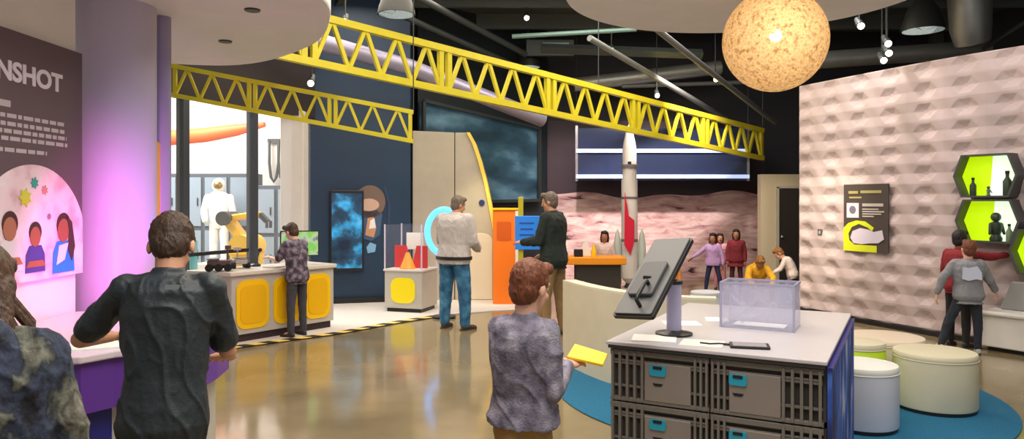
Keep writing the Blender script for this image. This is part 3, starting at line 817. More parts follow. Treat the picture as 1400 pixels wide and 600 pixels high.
f = MB(); f.box((0, 0, .01), (.3, .2, .02)); o = f.build('tray', WHITE, bevel=.006); o.location = on2(.72, .16); o.rotation_euler = (0, 0, 1.2)
tag(o, 'flat white tray on the yellow counter beside the boy', 'tray')
mo = thing('monitor', 'small black monitor with green and blue picture on the yellow counter', 'monitor', on2(1.2, .35), math.atan2(d2.y, d2.x) - .55)
g = MB(); g.lathe([(.001, 0), (.09, 0), (.09, .012), (.001, .012)], 24); g.build('base', BLACK, mo)
g = MB(); g.bar((0, 0, .01), (0, 0, .16), .05, .03); g.build('stem', BLACK, mo)
g = MB(); g.prism(rrect(.5, .34, .012, c=(0, .27)), (0, .015, 0), (1, 0, 0), (0, 0, 1), .035); g.build('casing', BLACK, mo)
g = MB(); g.prism([(-.235, .115), (.235, .115), (.235, .425), (-.235, .425)], (0, -.02, 0), (1, 0, 0), (0, 0, 1), .003)
g.build('screen', mat('screen_green', (120, 160, 120), .3, emit=(130, 160, 120), estr=.7, cols=[(.35, (40, 60, 60)), (.48, (150, 170, 150)), (.56, (110, 170, 50)), (.68, (60, 150, 190))], vscale=5), mo)

# =================================================================== red display case
rc = thing('display_case', 'glass topped display case with yellow spots and red display', 'display case', (-1.55, 11.25, 0), R(-18))
g = MB(); g.box((0, 0, .35), (.62, .56, .56)); g.build('cabinet', GREYL, rc, bevel=.01)
g = MB(); g.box((0, 0, .04), (.56, .5, .06)); g.build('plinth', BLACK, rc)
g = MB(); g.box((0, 0, .64), (.65, .59, .03)); g.build('deck', mat('deck_pale', (214, 206, 200), .4), rc, bevel=.005)
g = MB(); g.prism(rrect(.4, .38, .12, c=(0, .34)), (0, -.281, 0), (1, 0, 0), (0, 0, 1), .008); g.build('yellow_spot', YELS, rc)
g = MB(); g.prism(rrect(.26, .42, .02, c=(-.1, .34)), (.281, 0, 0), (0, 1, 0), (0, 0, 1), .006); g.build('grille', GREYD, rc)
g = MB()
for i in range(7): g.box((.289, -.1, .17 + i * .057), (.004, .24, .014))
g.build('grille_slats', GREYL, rc)
g = MB(); g.prism(rrect(.16, .38, .07, c=(.17, .34)), (.281, 0, 0), (0, 1, 0), (0, 0, 1), .008); g.build('yellow_spot', YELS, rc)
g = MB()
for x, y, w_, d_ in ((0, -.28, .62, .012), (0, .28, .62, .012), (-.304, 0, .012, .55), (.304, 0, .012, .55)): g.box((x, y, .99), (w_, d_, .66))
g.box((0, 0, 1.32), (.62, .57, .012)); g.build('glass_cover', glass('case_glass', (200, 205, 230), .03), rc)
g = MB()
for sx in (-1, 1):
    for sy in (-1, 1): g.bar((sx * .304, sy * .28, .66), (sx * .304, sy * .28, 1.33), .018, .018)
g.build('edge_posts', mat('edge_lavender', (206, 200, 220), .4), rc)
def inside(t, nm, lab, cat, mb, m, **k):
    o = mb.build(nm, m, **k); M = Matrix.Translation((-1.55, 11.25, 0)) @ Matrix.Rotation(R(-18), 4, 'Z'); o.matrix_world = M; tag(o, lab, cat); return o
g = MB(); g.prism([(-.28, .66), (.0, .66), (-.08, 1.0), (-.28, 1.0)], (0, .02, 0), (1, 0, 0), (0, 0, 1), .03); inside(0, 'red_block', 'upright red board at the left inside the glass case', 'display piece', g, RED, bevel=.005)
g = MB(); g.prism([(.02, .66), (.28, .66), (.28, 1.0), (.1, 1.0)], (0, .0, 0), (1, 0, 0), (0, 0, 1), .03); inside(0, 'red_block', 'upright red board at the right inside the glass case', 'display piece', g, RED, bevel=.005)
g = MB(); g.lathe([(.001, .66), (.12, .66), (.115, .68), (.05, .84), (.03, .9), (.001, .9)], 20, (.01, -.14, 0)); inside(0, 'traffic_cone', 'orange cone model at the middle inside the glass case', 'model', g, mat('cone_orange', (250, 160, 30), .4), smooth=True)
g = MB(); g.box((-.02, .17, 1.06), (.28, .02, .26)); g.bar((-.02, .19, .66), (-.02, .19, 1.0), .02, .02); inside(0, 'sign_card', 'white card standing at the back of the glass case', 'sign card', g, PAPER)

# =================================================================== blue wall display
wn = V((.26, -.967, 0)); wx = V((.966, .26, 0))
def BW(px, z, off=0):
    k = (px - 700) / 1000; t = (k * 11.85 + 3.3) / (1.68 - k * .45); return V((-3.3 + 1.68 * t, 11.85 + .45 * t, z)) + wn * off
o0 = BW(474, .55)
dp = thing('wall_display', 'dark backlit panel with cyan picture on the deep blue wall', 'display panel', o0)
g = MB(); g.box((0, 0, .65), (.54, .09, 1.32), rot=rotz_m(math.atan2(wx.y, wx.x))); g.build('casing', BLACK, dp, loc=wn * .05, bevel=.01)
q = BW(474, 0, .1) - BW(474, 0)
g = MB(); g.prism([(-.24, .04), (.24, .04), (.24, 1.26), (-.24, 1.26)], q, wx, Z, .004)
g.build('picture', mat('cyan_picture', (40, 90, 120), .3, emit=(40, 100, 140), estr=.5, cols=[(.36, (20, 34, 52)), (.5, (30, 64, 90)), (.62, (50, 150, 205)), (.78, (170, 190, 190))], vscale=3.2), dp)
am = thing('astronaut_mural', 'painted floating astronaut with tan helmet on the deep blue wall', 'mural', BW(506, .62))
def lay3(poly, off, m, nm):
    g = MB(); g.prism(poly, wn * off, wx, Z, .004); g.build(nm, m, am)
lay3([(p[0], p[1] + 1.05) for p in circ(.25, 24, sy=1.1)], .006, mat('mural_tan', (120, 98, 88), .6), 'helmet')
lay3([(p[0] - .02, p[1] + 1.0) for p in circ(.13, 20, sx=1.3, sy=.8)], .012, mat('mural_visor', (206, 170, 150), .6), 'visor')
lay3([(-.13, .45), (.02, .4), (.16, .5), (.2, .85), (.1, .92), (-.1, .9), (-.2, .75)], .006, mat('mural_suit', (64, 92, 128), .6), 'suit')
lay3([(-.08, .5), (.06, .46), (.1, .62), (.06, .8), (-.04, .78)], .012, mat('mural_orange', (206, 150, 110), .6), 'orange_patch')
lay3([(-.02, .6), (.09, .62), (.07, .78), (.0, .74)], .018, PAPER, 'white_patch')
lay3([(-.04, .2), (.08, .22), (.1, .34), (.0, .38), (-.06, .3)], .006, mat('mural_glove', (130, 180, 220), .6), 'glove')
lay3([(.2, .3), (.28, .6), (.3, 1.0), (.22, 1.3), (.25, 1.3), (.335, 1.0), (.31, .6), (.23, .3)], .006, mat('mural_arc', (50, 66, 96), .6), 'arc_line')

# =================================================================== bright room contents
f = MB(); f.tube([(-8.4, 15.2, 2.92), (-7.2, 15.0, 2.96), (-6.2, 14.8, 3.02), (-5.5, 14.6, 3.1), (-4.9, 14.5, 3.2)], [.17, .16, .15, .12, .05], 14)
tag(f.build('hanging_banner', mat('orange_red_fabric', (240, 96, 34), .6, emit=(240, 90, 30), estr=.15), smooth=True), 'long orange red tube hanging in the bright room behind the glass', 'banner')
def cabinet(loc, w_, h_, label, doors):
    t = thing('storage_cabinet', label, 'cabinet', loc)
    g = MB(); g.box((0, 0, h_ / 2), (w_, .5, h_)); g.build('carcass', mat('cabinet_dark', (66, 74, 84), .5), t, bevel=.01)
    for i in range(doors):
        x = -w_ / 2 + w_ * (i + .5) / doors
        for z0, z1 in ((.1, h_ * .48), (h_ * .52, h_ - .08)):
            g = MB(); g.box((x, -.265, (z0 + z1) / 2), (w_ / doors - .08, .03, z1 - z0)); dd = g.build('door', mat('cabinet_door', (132, 146, 158), .35), t)
            g = MB(); g.box((x + w_ / doors * .3, -.29, (z0 + z1) / 2), (.02, .02, .16)); g.build('handle', BLACK, dd)
cabinet((-6.35, 15.3, 0), 2.1, 2.25, 'wide dark cabinet with pale doors in the bright room, left', 4)
cabinet((-4.75, 15.0, 0), 1.1, 2.0, 'narrower dark cabinet beside the pilaster in the bright room', 2)
su = thing('space_suit', 'white space suit mannequin behind the glass', 'space suit', (-5.85, 14.6, .46), R(10))
SUIT = mat('suit_white', (236, 232, 224), .6)
g = MB(); g.sphere((0, 0, 1.92), (.16, .17, .18)); g.build('helmet', SUIT, su, smooth=True)
g = MB(); g.sphere((0, -.08, 1.92), (.12, .11, .12)); g.build('visor', mat('visor_gold', (150, 120, 60), .2, metal=.6), su, smooth=True)
g = MB(); g.loft([(V((0, 0, z)), V((1, 0, 0)), V((0, 1, 0)), a, b) for z, a, b in ((.85, .16, .12), (1.0, .22, .17), (1.3, .24, .18), (1.6, .27, .19), (1.72, .2, .15), (1.78, .1, .1))]); g.build('torso', SUIT, su, smooth=True)
for sg in (-1, 1):
    g = MB(); g.cone((sg * .26, 0, 1.6), (sg * .34, -.05, 1.28), .1, .085); g.cone((sg * .34, -.05, 1.28), (sg * .28, -.22, 1.05), .085, .07); g.build('arm', SUIT, su, smooth=True)
    g = MB(); g.cone((sg * .11, 0, .92), (sg * .13, 0, .48), .12, .1); g.cone((sg * .13, 0, .48), (sg * .13, 0, .14), .1, .09); g.build('leg', SUIT, su, smooth=True)
    g = MB(); g.box((sg * .13, -.05, .06), (.16, .3, .12)); g.build('boot', GREYL, su, bevel=.03)
su.scale = (.8, .8, .8)
f = MB(); f.box((0, 0, .23), (.7, .7, .46)); o = f.build('plinth', GREYL, bevel=.01); o.location = (-5.85, 14.6, 0); tag(o, 'grey plinth under the white space suit', 'plinth')
yr = thing('robot_arm', 'yellow jointed robot arm beside the white space suit', 'robot arm', (-4.25, 11.75, 0), R(-15))
yr.scale = (1.3, 1.3, 1.15)
g = MB(); g.lathe([(.001, 0), (.3, 0), (.3, .1), (.2, .16), (.2, .7), (.22, .74), (.001, .74)], 28); g.build('base', YELP, yr, smooth=True)
g = MB(); g.tube([(0, -.16, .84), (0, .16, .84)], .16, 20); g.build('shoulder_joint', YELP, yr, smooth=True)
g = MB(); g.bar((0, 0, .84), (-.28, 0, 1.22), .14, .12); g.build('upper_arm', YELP, yr, bevel=.02)
g = MB(); g.tube([(-.28, -.11, 1.22), (-.28, .11, 1.22)], .1, 18); g.build('elbow_joint', GREYD, yr, smooth=True)
g = MB(); g.bar((-.28, 0, 1.22), (.18, 0, 1.28), .1, .09); g.build('forearm', YELP, yr, bevel=.02)
g = MB(); g.bar((.18, 0, 1.28), (.28, 0, 1.18), .06, .06); g.box((.3, .04, 1.14), (.03, .02, .1)); g.box((.3, -.04, 1.14), (.03, .02, .1)); g.build('gripper', GREYD, yr)
hb = thing('hose_loop', 'dark hoses hanging in loops on the far white wall', 'hose', (-5.05, 15.9, 2.5))
for dx, rr in ((-.12, .3), (.1, .36), (.26, .28)):
    g = MB(); g.tube([(dx - rr * .35, 0, .5), (dx - rr * .33, -.02, 0), (dx - rr * .2, -.03, -.3), (dx, -.03, -.4), (dx + rr * .2, -.03, -.3), (dx + rr * .33, -.02, 0), (dx + rr * .35, 0, .5)], .03, 10); g.build('hose', STEELD, hb, smooth=True)
g = MB(); g.box((.08, .03, .5), (.7, .06, .08)); g.build('hook_bar', STEELD, hb)
cp = thing('post', 'short cyan post with black base behind the glass', 'post', (-4.75, 10.9, 0))
g = MB(); g.tube([(0, 0, .03), (0, 0, 1.1)], .06, 16); g.build('post_tube', mat('cyan_post', (90, 190, 200), .4), cp, smooth=True)
g = MB(); g.lathe([(.001, 0), (.16, 0), (.16, .03), (.001, .03)], 20); g.build('base', BLACK, cp)

# =================================================================== capsule fin
cf = thing('capsule_mockup', 'tall cream capsule wall with curved edge coloured like yellow light behind the grey haired man', 'capsule mockup', (-1.0, 12.35, 0))
prof = [(640, 181), (648, 196), (656, 220), (664, 250), (671, 285), (677, 320), (681, 355), (684, 414)]
pp = [((x - 700) / 1000 * 12.35 + 1.0, CAMZ - (y - HOR) / 1000 * 12.35) for x, y in prof]
pp[-1] = (pp[-1][0], 0)
xl, xm = (564 - 700) / 1000 * 12.35 + 1.0, (621 - 700) / 1000 * 12.35 + 1.0
g = MB(); g.prism([(xl, 0), (xm, 0), (xm, pp[0][1]), (xl, pp[0][1] + .03)], (0, 0, 0), (1, 0, 0), (0, 0, 1), -.5); CAPS = mat('capsule_cream', (186, 176, 158), .6, var=.04); g.build('flat_panel', CAPS, cf, bevel=.01)
g = MB()
body_ = [(xm + .012, 0)] + [p for p in pp[::-1]] + [(xm + .012, pp[0][1])]
g.prism([(a - .03 if i not in (0, len(body_) - 1) else a, b) for i, (a, b) in enumerate(body_)], (0, .02, 0), (1, 0, 0), (0, 0, 1), -.46); g.build('curved_panel', CAPS, cf, bevel=.01)
g = MB()
for a, b in zip(pp, pp[1:]): g.bar((a[0], .2, a[1]), (b[0], .2, b[1]), .5, .045, up=(1, 0, 0)) if False else g.prism([(a[0] - .03, a[1]), (a[0] + .03, a[1]), (b[0] + .03, b[1]), (b[0] - .03, b[1])], (0, -.02, 0), (1, 0, 0), (0, 0, 1), -.54)
g.build('lit_edge', mat('edge_light_tint', (252, 214, 90), .45), cf)  # yellow light falling along the curved edge, put into its colour
g = MB(); hx = (657 - 700) / 1000 * 12.35 + 1.0
arch = [(hx - .2, 0.02), (hx + .2, 0.02), (hx + .2, 1.02)] + [(hx + .2 * math.cos(R(k)), 1.02 + .12 * math.sin(R(k))) for k in range(15, 180, 15)] + [(hx - .2, 1.02)]
g.prism(arch, (0, .02, 0), (1, 0, 0), (0, 0, 1), .014); g.build('hatch', mat('hatch_cream', (226, 214, 190), .55), cf, bevel=.006)
g = MB(); g.prism(circ(.05, 20, (hx + .02, 1.655)), (0, .02, 0), (1, 0, 0), (0, 0, 1), .02); g.build('round_badge', mat('badge_blue', (40, 50, 110), .4), cf)

# glowing blue ring by the capsule
BLUEL = mat('blue_glow', (70, 160, 255), .4, emit=(90, 170, 255), estr=1.6)
br = thing('light_ring', 'blue glowing ring behind the left shoulder of the grey haired man', 'light ring', (-.98, 10.55, 0))
g = MB(); g.tube([(.24 * math.cos(2 * PI * i / 40), 0, 1.24 + .32 * math.sin(2 * PI * i / 40)) for i in range(40)], .045, 12, closed=True); g.build('ring_tube', BLUEL, br, smooth=True)
g = MB(); g.tube([(0, .0, .02), (0, 0, .9)], .025, 10); g.build('stand', STEELD, br)
g = MB(); g.lathe([(.001, 0.012), (.17, .012), (.17, .03), (.001, .03)], 24); g.build('base', STEELD, br)

# orange kiosk, blue sign
ok = thing('kiosk', 'orange fronted kiosk between the capsule and the blue sign', 'kiosk', (-.1, 12.0, 0))
g = MB(); g.box((0, 0, .77), (.42, .3, 1.54)); g.build('cabinet', ORANGE, ok, bevel=.01)
g = MB(); g.box((.18, -.155, .8), (.05, .012, 1.45)); g.build('white_strip', WHITE, ok)
g = MB(); g.box((0, 0, 1.555), (.46, .34, .03)); g.build('cap', YELP, ok)
g = MB(); g.prism(rrect(.24, .3, .03, c=(-.03, 1.2)), (0, -.151, 0), (1, 0, 0), (0, 0, 1), .006); g.build('screen', mat('kiosk_screen', (206, 90, 20), .3), ok)
bs = thing('sign_stand', 'blue rectangular sign on a yellow post beside the man in black', 'sign', (.17, 10.0, 0), 0)
g = MB(); g.lathe([(.001, 0), (.19, 0), (.19, .02), (.001, .03)], 28); g.build('base', BLACK, bs)
g = MB(); g.box((-.05, .03, .88), (.07, .04, 1.72)); g.build('post', YEL, bs, bevel=.006)
g = MB(); g.box((.04, -.01, 1.25), (.34, .04, .46)); g.build('sign_panel', mat('sign_blue', (44, 132, 226), .4, emit=(40, 120, 220), estr=.25), bs, bevel=.008)
g = MB()
for i in range(4): g.box((.03, -.033, 1.38 - i * .08), (.2 - .03 * (i % 2), .004, .022))
g.build('sign_lines', mat('sign_lines', (30, 90, 190), .4), bs)

# =================================================================== hanging glass panel
hp_ = thing('hanging_screen', 'long dark glass panel with two bright light bars hung before the back wall', 'screen', (3.05, 14.85, 2.1))
g = MB(); g.box((0, 0, .53), (3.46, .03, 1.06)); g.build('glass_sheet', mat('smoke_blue_glass', (44, 54, 84), .15, alpha=.9), hp_)
for z_, nm in ((.08, 'light_bar'), (.6, 'light_bar')):
    g = MB(); g.box((0, -.04, z_), (3.5, .06, .075)); g.build(nm, mat('cool_bar', (190, 205, 240), .4, emit=(190, 208, 245), estr=.75), hp_)
for x in (-1.74, 1.74):
    g = MB(); g.box((x, 0, .55), (.05, .05, 1.12)); g.build('side_rail', SILVER, hp_)
    g = MB(); g.tube([(x, 0, 1.1), (x, 0, 3.2)], .01, 8); g.build('cable', STEELD, hp_)

# =================================================================== rocket model
rk = thing('model_rocket', 'tall white model rocket with red patch reaching up to the truss', 'model rocket', (2.12, 13.2, 0))
RW = mat('rocket_white', (224, 218, 214), .4)
g = MB(); g.lathe([(.001, 0), (.3, 0), (.3, .12), (.001, .12)], 32); g.build('plinth', GREYL, rk)
g = MB(); g.lathe([(.06, .2), (.15, .3), (.145, 1.5), (.145, 2.05), (.125, 2.1), (.125, 2.6), (.11, 2.72), (.05, 3.0), (.001, 3.1)], 32); g.build('fuselage', RW, rk, smooth=True)
for z_, h_ in ((.95, .05), (1.72, .04), (2.28, .06)):
    g = MB(); g.lathe([(.148, z_), (.151, z_), (.151, z_ + h_), (.148, z_ + h_)], 32); g.build('ring_band', mat('rocket_grey', (120, 112, 118), .4), rk, smooth=True)
g = MB(); g.prism([(-.12, .9), (-.01, .72), (.06, .98), (.06, 1.34), (-.04, 1.42), (-.11, 1.85)], (0, -.165, 0), (1, 0, 0), (0, 0, 1), .02); g.build('red_patch', mat('rocket_red', (220, 20, 60), .5), rk)
for sg in (-1, 1):
    g = MB(); g.lathe([(.04, .14), (.075, .2), (.07, .9), (.04, 1.08), (.001, 1.2)], 20, (sg * .22, -.02, 0)); g.build('booster', mat('booster_pale', (196, 208, 200), .4), rk, smooth=True)
g = MB(); g.lathe([(.001, .12), (.1, .12), (.06, .22), (.001, .22)], 20); g.build('nozzle', GREYD, rk, smooth=True)
g = MB(); g.box((-.02, -.128, 2.36), (.06, .02, .06)); g.build('window', BLACK, rk)

# =================================================================== orange table
ot = thing('activity_table', 'orange topped table with dark base left of the model rocket', 'table', (1.28, 12.0, 0))
g = MB(); g.box((0, 0, .72), (1.1, .6, .12)); g.build('tabletop', mat('table_orange', (244, 152, 20), .4), ot, bevel=.015)
g = MB(); g.box((.12, .03, .36), (.72, .44, .6)); g.build('base', mat('table_dark', (58, 54, 48), .6), ot, bevel=.01)
g = MB(); g.box((.12, .03, .04), (.66, .38, .08)); g.build('plinth', BLACK, ot)
f = MB(); f.lathe([(.001, 0), (.04, 0), (.042, .1), (.02, .16), (.02, .2), (.001, .2)], 16); o = f.build('bottle', YELP, smooth=True); o.location = (1.33, 11.9, .78); tag(o, 'yellow bottle standing on the orange table', 'bottle')
f = MB(); f.box((0, 0, .06), (.14, .12, .12)); o = f.build('box', BLACK, bevel=.01); o.location = (1.08, 11.9, .78); tag(o, 'small black box on the left of the orange table', 'box')
f = MB(); f.prism([(-.1, 0), (.08, 0), (.03, .26), (-.05, .2)], (0, 0, 0), (1, 0, 0), (0, 0, 1), .012); o = f.build('paper_sign', PAPER); o.location = (1.22, 12.1, .78); tag(o, 'white pointed paper sign on the orange table', 'paper sign')
# dark stool chair left of it
dc = thing('folding_stool', 'dark folding stool under the left end of the orange table', 'stool', (.93, 11.1, 0))
for sg in (-1, 1):
    g = MB(); g.bar((-.16, sg * .14, .02), (.16, sg * .14, .42), .03, .03); g.build('leg', BLACK, dc)
    g = MB(); g.bar((.16, sg * .14, .02), (-.16, sg * .14, .42), .03, .03); g.build('leg', STEELD, dc)
g = MB(); g.box((0, 0, .435), (.36, .32, .035)); g.build('seat', BLACK, dc, bevel=.01)
for sg in (-1, 1):
    pass

# =================================================================== curved cream partition, rug, stools
f = MB()
path = [(.66, 7.62), (.80, 7.2), (.98, 6.82), (1.2, 6.55), (1.46, 6.36), (1.75, 6.28)]
fine = []
for i in range(len(path) - 1):
    p0 = V(path[max(i - 1, 0)]); p1 = V(path[i]); p2 = V(path[i + 1]); p3 = V(path[min(i + 2, len(path) - 1)])
    for k in range(8):
        t = k / 8; fine.append(.5 * ((2 * p1) + (p2 - p0) * t + (2 * p0 - 5 * p1 + 4 * p2 - p3) * t * t + (3 * p1 - p0 - 3 * p2 + p3) * t ** 3))
fine.append(V(path[-1]))
lft, rgt_ = [], []
for i, p in enumerate(fine):
    d = (fine[min(i + 1, len(fine) - 1)] - fine[max(i - 1, 0)]).normalized(); nn = V((d.y, -d.x))
    lft.append(tuple(p + nn * .0)); rgt_.append(tuple(p - nn * -.14))
cpn = thing('curved_partition', 'low curved cream partition behind the grey crate table', 'partition', (1.1, 6.9, 0))
poly = [(x - 1.1, y - 6.9) for x, y in lft] + [(x - 1.1, y - 6.9) for x, y in rgt_[::-1]]
g = MB(); g.prism(poly, (0, 0, .014), (1, 0, 0), (0, 1, 0), .83); g.build('panel', CREAM, cpn)
g = MB(); g.prism(poly, (0, 0, .845), (1, 0, 0), (0, 1, 0), .02); g.build('cap_strip', mat('cap_cream', (226, 218, 196), .5), cpn)

f = MB(); f.lathe([(.001, 0), (1.86, 0), (1.88, .006), (1.87, .012), (.001, .013)], 96, (0, 0, 0)); o = f.build('round_rug', RUG, smooth=True); o.location = (2.28, 6.55, .001)
tag(o, 'large round blue rug under the crate table and stools', 'rug')

def stool(loc, r, h, label, mbody, mtop, lip=.05):
    t = thing('round_stool', label, 'stool', loc, 0, 'round stools on the blue rug')
    g = MB(); g.lathe([(.001, 0), (r * .96, 0), (r * .96, .03), (.001, .03)], 48); g.build('base', BLACK, t, smooth=True)
    g = MB(); g.lathe([(.001, .028), (r * .985, .028), (r, .04), (r, h - lip - .004), (r * .985, h - lip), (.001, h - lip)], 56); g.build('body', mbody, t, smooth=True)
    g = MB(); g.lathe([(.001, h - lip), (r * .99, h - lip), (r * 1.005, h - lip + .01), (r * 1.005, h - .02), (r * .98, h - .004), (r * .9, h), (.001, h + .004)], 56); s_ = g.build('seat', mtop, t, smooth=True)
    g = MB(); g.tube([(r * 1.006 * math.cos(2 * PI * i / 48), r * 1.006 * math.sin(2 * PI * i / 48), h - lip) for i in range(48)], .004, 6, closed=True); g.build('piping', mtop, s_, smooth=True)
    return t
RZ = .015
stool((3.42, 5.92, RZ), .305, .46, 'large cream stool nearest the right edge of the rug', STOOL, STOOL)
stool((3.36, 6.62, RZ), .34, .45, 'wide cream stool behind the others against the dimpled wall', STOOL, mat('stool_top_warm', (226, 208, 188), .5))
stool((2.895, 6.12, RZ), .21, .5, 'small cream stool with lime green top band', mat('lime_vinyl', (190, 220, 40), .5), STOOL, .05)
stool((2.59, 5.42, RZ), .25, .47, 'white blue stool beside the blue side of the crate table', STOOLW, mat('stool_top_white', (226, 226, 220), .5))
stool((2.66, 10.0, 0), .215, .45, 'white stool farther back, seen between the monitor stand and the acrylic bin', STOOLW, STOOLW)['group'] = 'white stools in the distance'
# =================================================================== crate table
U = V((.88, -.475, 0)).normalized(); W_ = V((.475, .88, 0)).normalized()
FR = V((1.5, 3.51, 0)); FL_ = FR - U * 1.09
RZC = .016
ang = math.atan2(U.y, U.x)
MT = Matrix.Translation(FL_) @ Matrix.Rotation(ang, 4, 'Z')
def onT(u, v, z=.9): return MT @ V((u, v, z))
CW, CD, CH = .54, .82, .2867
def crate(label, loc, mirror, group, full=True):
    t = thing('storage_crate', label, 'crate', loc, ang, group)
    w, h, d = CW, CH - .004, CD
    sx = -1 if mirror else 1
    X = lambda u: (u if not mirror else w - u)
    g = MB(); g.box((w / 2, d / 2 + .012, h / 2), (w - .03, d - .03, h - .01)); g.build('body', mat('crate_rib_shade', (58, 54, 50), .7), t)  # body coloured darker than the ribs: shade of the gaps painted in
    g = MB()
    g.box((w / 2, d / 2, h - .017), (w, d, .03)); g.box((w / 2, d / 2, h - .06), (w - .012, d - .012, .012)); g.box((w / 2, d / 2, .012), (w, d, .02)); g.build('rim', CRATE, t, bevel=.003)
    if not full: return t
    g = MB()
    for i in range(5):
        u = .015 + i * .042; g.box((X(u), .008, h * .5), (.014, .03, h - .02))
    for i in range(3):
        u = w - .012 - i * .03; g.box((X(u), .008, h * .5), (.012, .03, h - .02))
    for z_ in (h * .3, h * .74): g.box((w / 2, .014, z_), (w - .01, .014, .012))
    g.build('front_ribs', CRATE, t)
    for xx in (0, w):
        g = MB()
        for k in range(9): g.box((xx, .06 + k * .09, h * .5), (.016, .014, h - .03))
        g.build('side_ribs', CRATE, t)
    g = MB(); g.box((X(.32), .012, h * .43), (.25, .03, h * .72)); g.build('front_panel', CRATEL, t, bevel=.004)
    u = .245 if not mirror else .38
    g = MB(); g.prism(rrect(.088, .055, .012, c=(X(.4 if mirror else .27), h * .66)), (0, -.003, 0), (1, 0, 0), (0, 0, 1), .008); cl = g.build('clip', TURQ, t)
    uu = X(.4 if mirror else .27)
    g = MB(); g.prism(rrect(.05, .016, .006, c=(uu, h * .72)), (0, -.011, 0), (1, 0, 0), (0, 0, 1), .003); g.build('clip_slot', BLACK, cl)
    g = MB(); g.prism([(uu - .028, h * .42), (uu + .028, h * .42), (uu + .018, h * .37), (uu - .018, h * .37)], (0, -.003, 0), (1, 0, 0), (0, 0, 1), .003); g.build('slot', BLACK, t)
    return t
names = {(0, 0): 'grey storage crate in the bottom row, left', (0, 1): 'grey storage crate in the bottom row, right',
         (1, 0): 'grey storage crate in the second row, under the crate with dull clip', (1, 1): 'grey storage crate in the second row, under the crate with bright turquoise clip',
         (2, 0): 'ribbed grey storage crate, top left, directly below the monitor stand', (2, 1): 'ribbed grey storage crate, top right, with bright turquoise clip beside the blue panel'}
for r in range(3):
    for c in range(2):
        crate(names[(r, c)], onT(c * (CW + .006), .0, RZC + r * CH), c == 1, 'grey crates of the crate table')
for r in range(3):
    for c in range(2):
        crate('grey storage crate at the rear of the crate table', onT(c * (CW + .006), CD + .01, RZC + r * CH), c == 1, 'rear crates of the crate table', False)
tt = thing('table_slab', 'large pale grey slab lying on top of the crates', 'tabletop', onT(0, 0, RZC + 3 * CH), ang)
g = MB(); g.box((.545, .83, .010), (1.1, 1.7, .018)); g.build('rim_board', GREYD, tt)
g = MB(); g.box((.545, .83, .0295), (1.12, 1.72, .019)); g.build('top_sheet', mat('slab_pale', (190, 184, 186), .3, var=.02), tt, bevel=.004)
TZ = RZC + 3 * CH + .039
pn = thing('side_panel', 'blue printed panel covering the right side of the crate table', 'panel', onT(1.1, 0, RZC), ang)
g = MB(); g.box((.012, .83, .425), (.02, 1.66, .85)); g.build('printed_board', mat('earth_print', (40, 70, 150), .75, cols=[(.36, (20, 34, 84)), (.48, (44, 78, 170)), (.58, (70, 110, 196)), (.68, (176, 190, 216))], vscale=4.5, stretch=(1, 1, .6)), pn)
g = MB(); g.box((.014, .83, .86), (.026, 1.68, .015)); g.build('edge_trim', NAVY, pn)

# monitor seen from behind, on a pole
ms_pos = V((.93, 4.2, TZ))
ms = thing('touch_monitor', 'dark grey tilted monitor seen from behind on a lavender pole stand', 'monitor', ms_pos)
g = MB(); g.lathe([(.001, 0), (.105, 0), (.105, .012), (.05, .02), (.03, .04), (.001, .04)], 32); g.build('base', BLACK, ms, smooth=True)
g = MB(); g.tube([(0, 0, .02), (0, 0, .295)], .042, 24); g.build('pole', mat('pole_lavender', (170, 166, 196), .35), ms, smooth=True)
g = MB(); g.lathe([(.001, .29), (.05, .29), (.05, .31), (.001, .315)], 20); g.build('pole_cap', BLACK, ms, smooth=True)
BL = V((.535, 3.9, 1.07)); a_ = V((.2, -.14, .05)); b_ = V((.30, .36, .395))
bh = b_.normalized(); ah = (a_ - bh * a_.dot(bh)).normalized(); wB, hB = .25, .6
nb2 = ah.cross(bh)                       # points to the camera side (the back of the screen)
if nb2.y > 0: nb2 = -nb2
sgn = 1 if ah.cross(bh).dot(nb2) > 0 else -1
loc0 = BL - ms_pos
def scr(poly, off, m, nm, d, par=None, bevel=0):
    g = MB(); g.prism(poly, loc0 + nb2 * off, ah, bh, d * sgn); return g.build(nm, m, par or ms, bevel=bevel)
casing = mat('monitor_grey', (98, 98, 98), .5)
scr(rrect(wB, hB, .012, c=(wB / 2, hB / 2)), -.022, BLACK, 'bezel', .022)
scr(rrect(wB - .02, hB - .02, .012, c=(wB / 2, hB / 2)), 0, casing, 'back_cover', .012, bevel=.003)
scr(rrect(wB * .62, hB * .42, .02, c=(wB / 2, hB * .42)), .012, mat('monitor_hump', (74, 74, 76), .5), 'back_hump', .025, bevel=.006)
scr([(.01, .01), (wB - .01, .01), (wB - .01, hB - .01), (.01, hB - .01)], -.026, mat('screen_face', (60, 90, 130), .2, emit=(70, 100, 140), estr=.4), 'screen', .004)
cB = loc0 + ah * wB * .5 + bh * hB * .4 + nb2 * .037
g = MB(); g.bar(cB, V((0, 0, .3)), .05, .035); g.build('arm', BLACK, ms, bevel=.006)
h0 = loc0 + ah * wB * .62 + bh * hB * .1 + nb2 * .012
g = MB(); g.tube([h0, h0 + nb2 * .05, h0 + nb2 * .055 + bh * .02, h0 + nb2 * .055 + bh * .12, h0 + nb2 * .05 + bh * .14, h0 + bh * .14], .011, 10); g.build('handle', BLACK, ms, smooth=True)

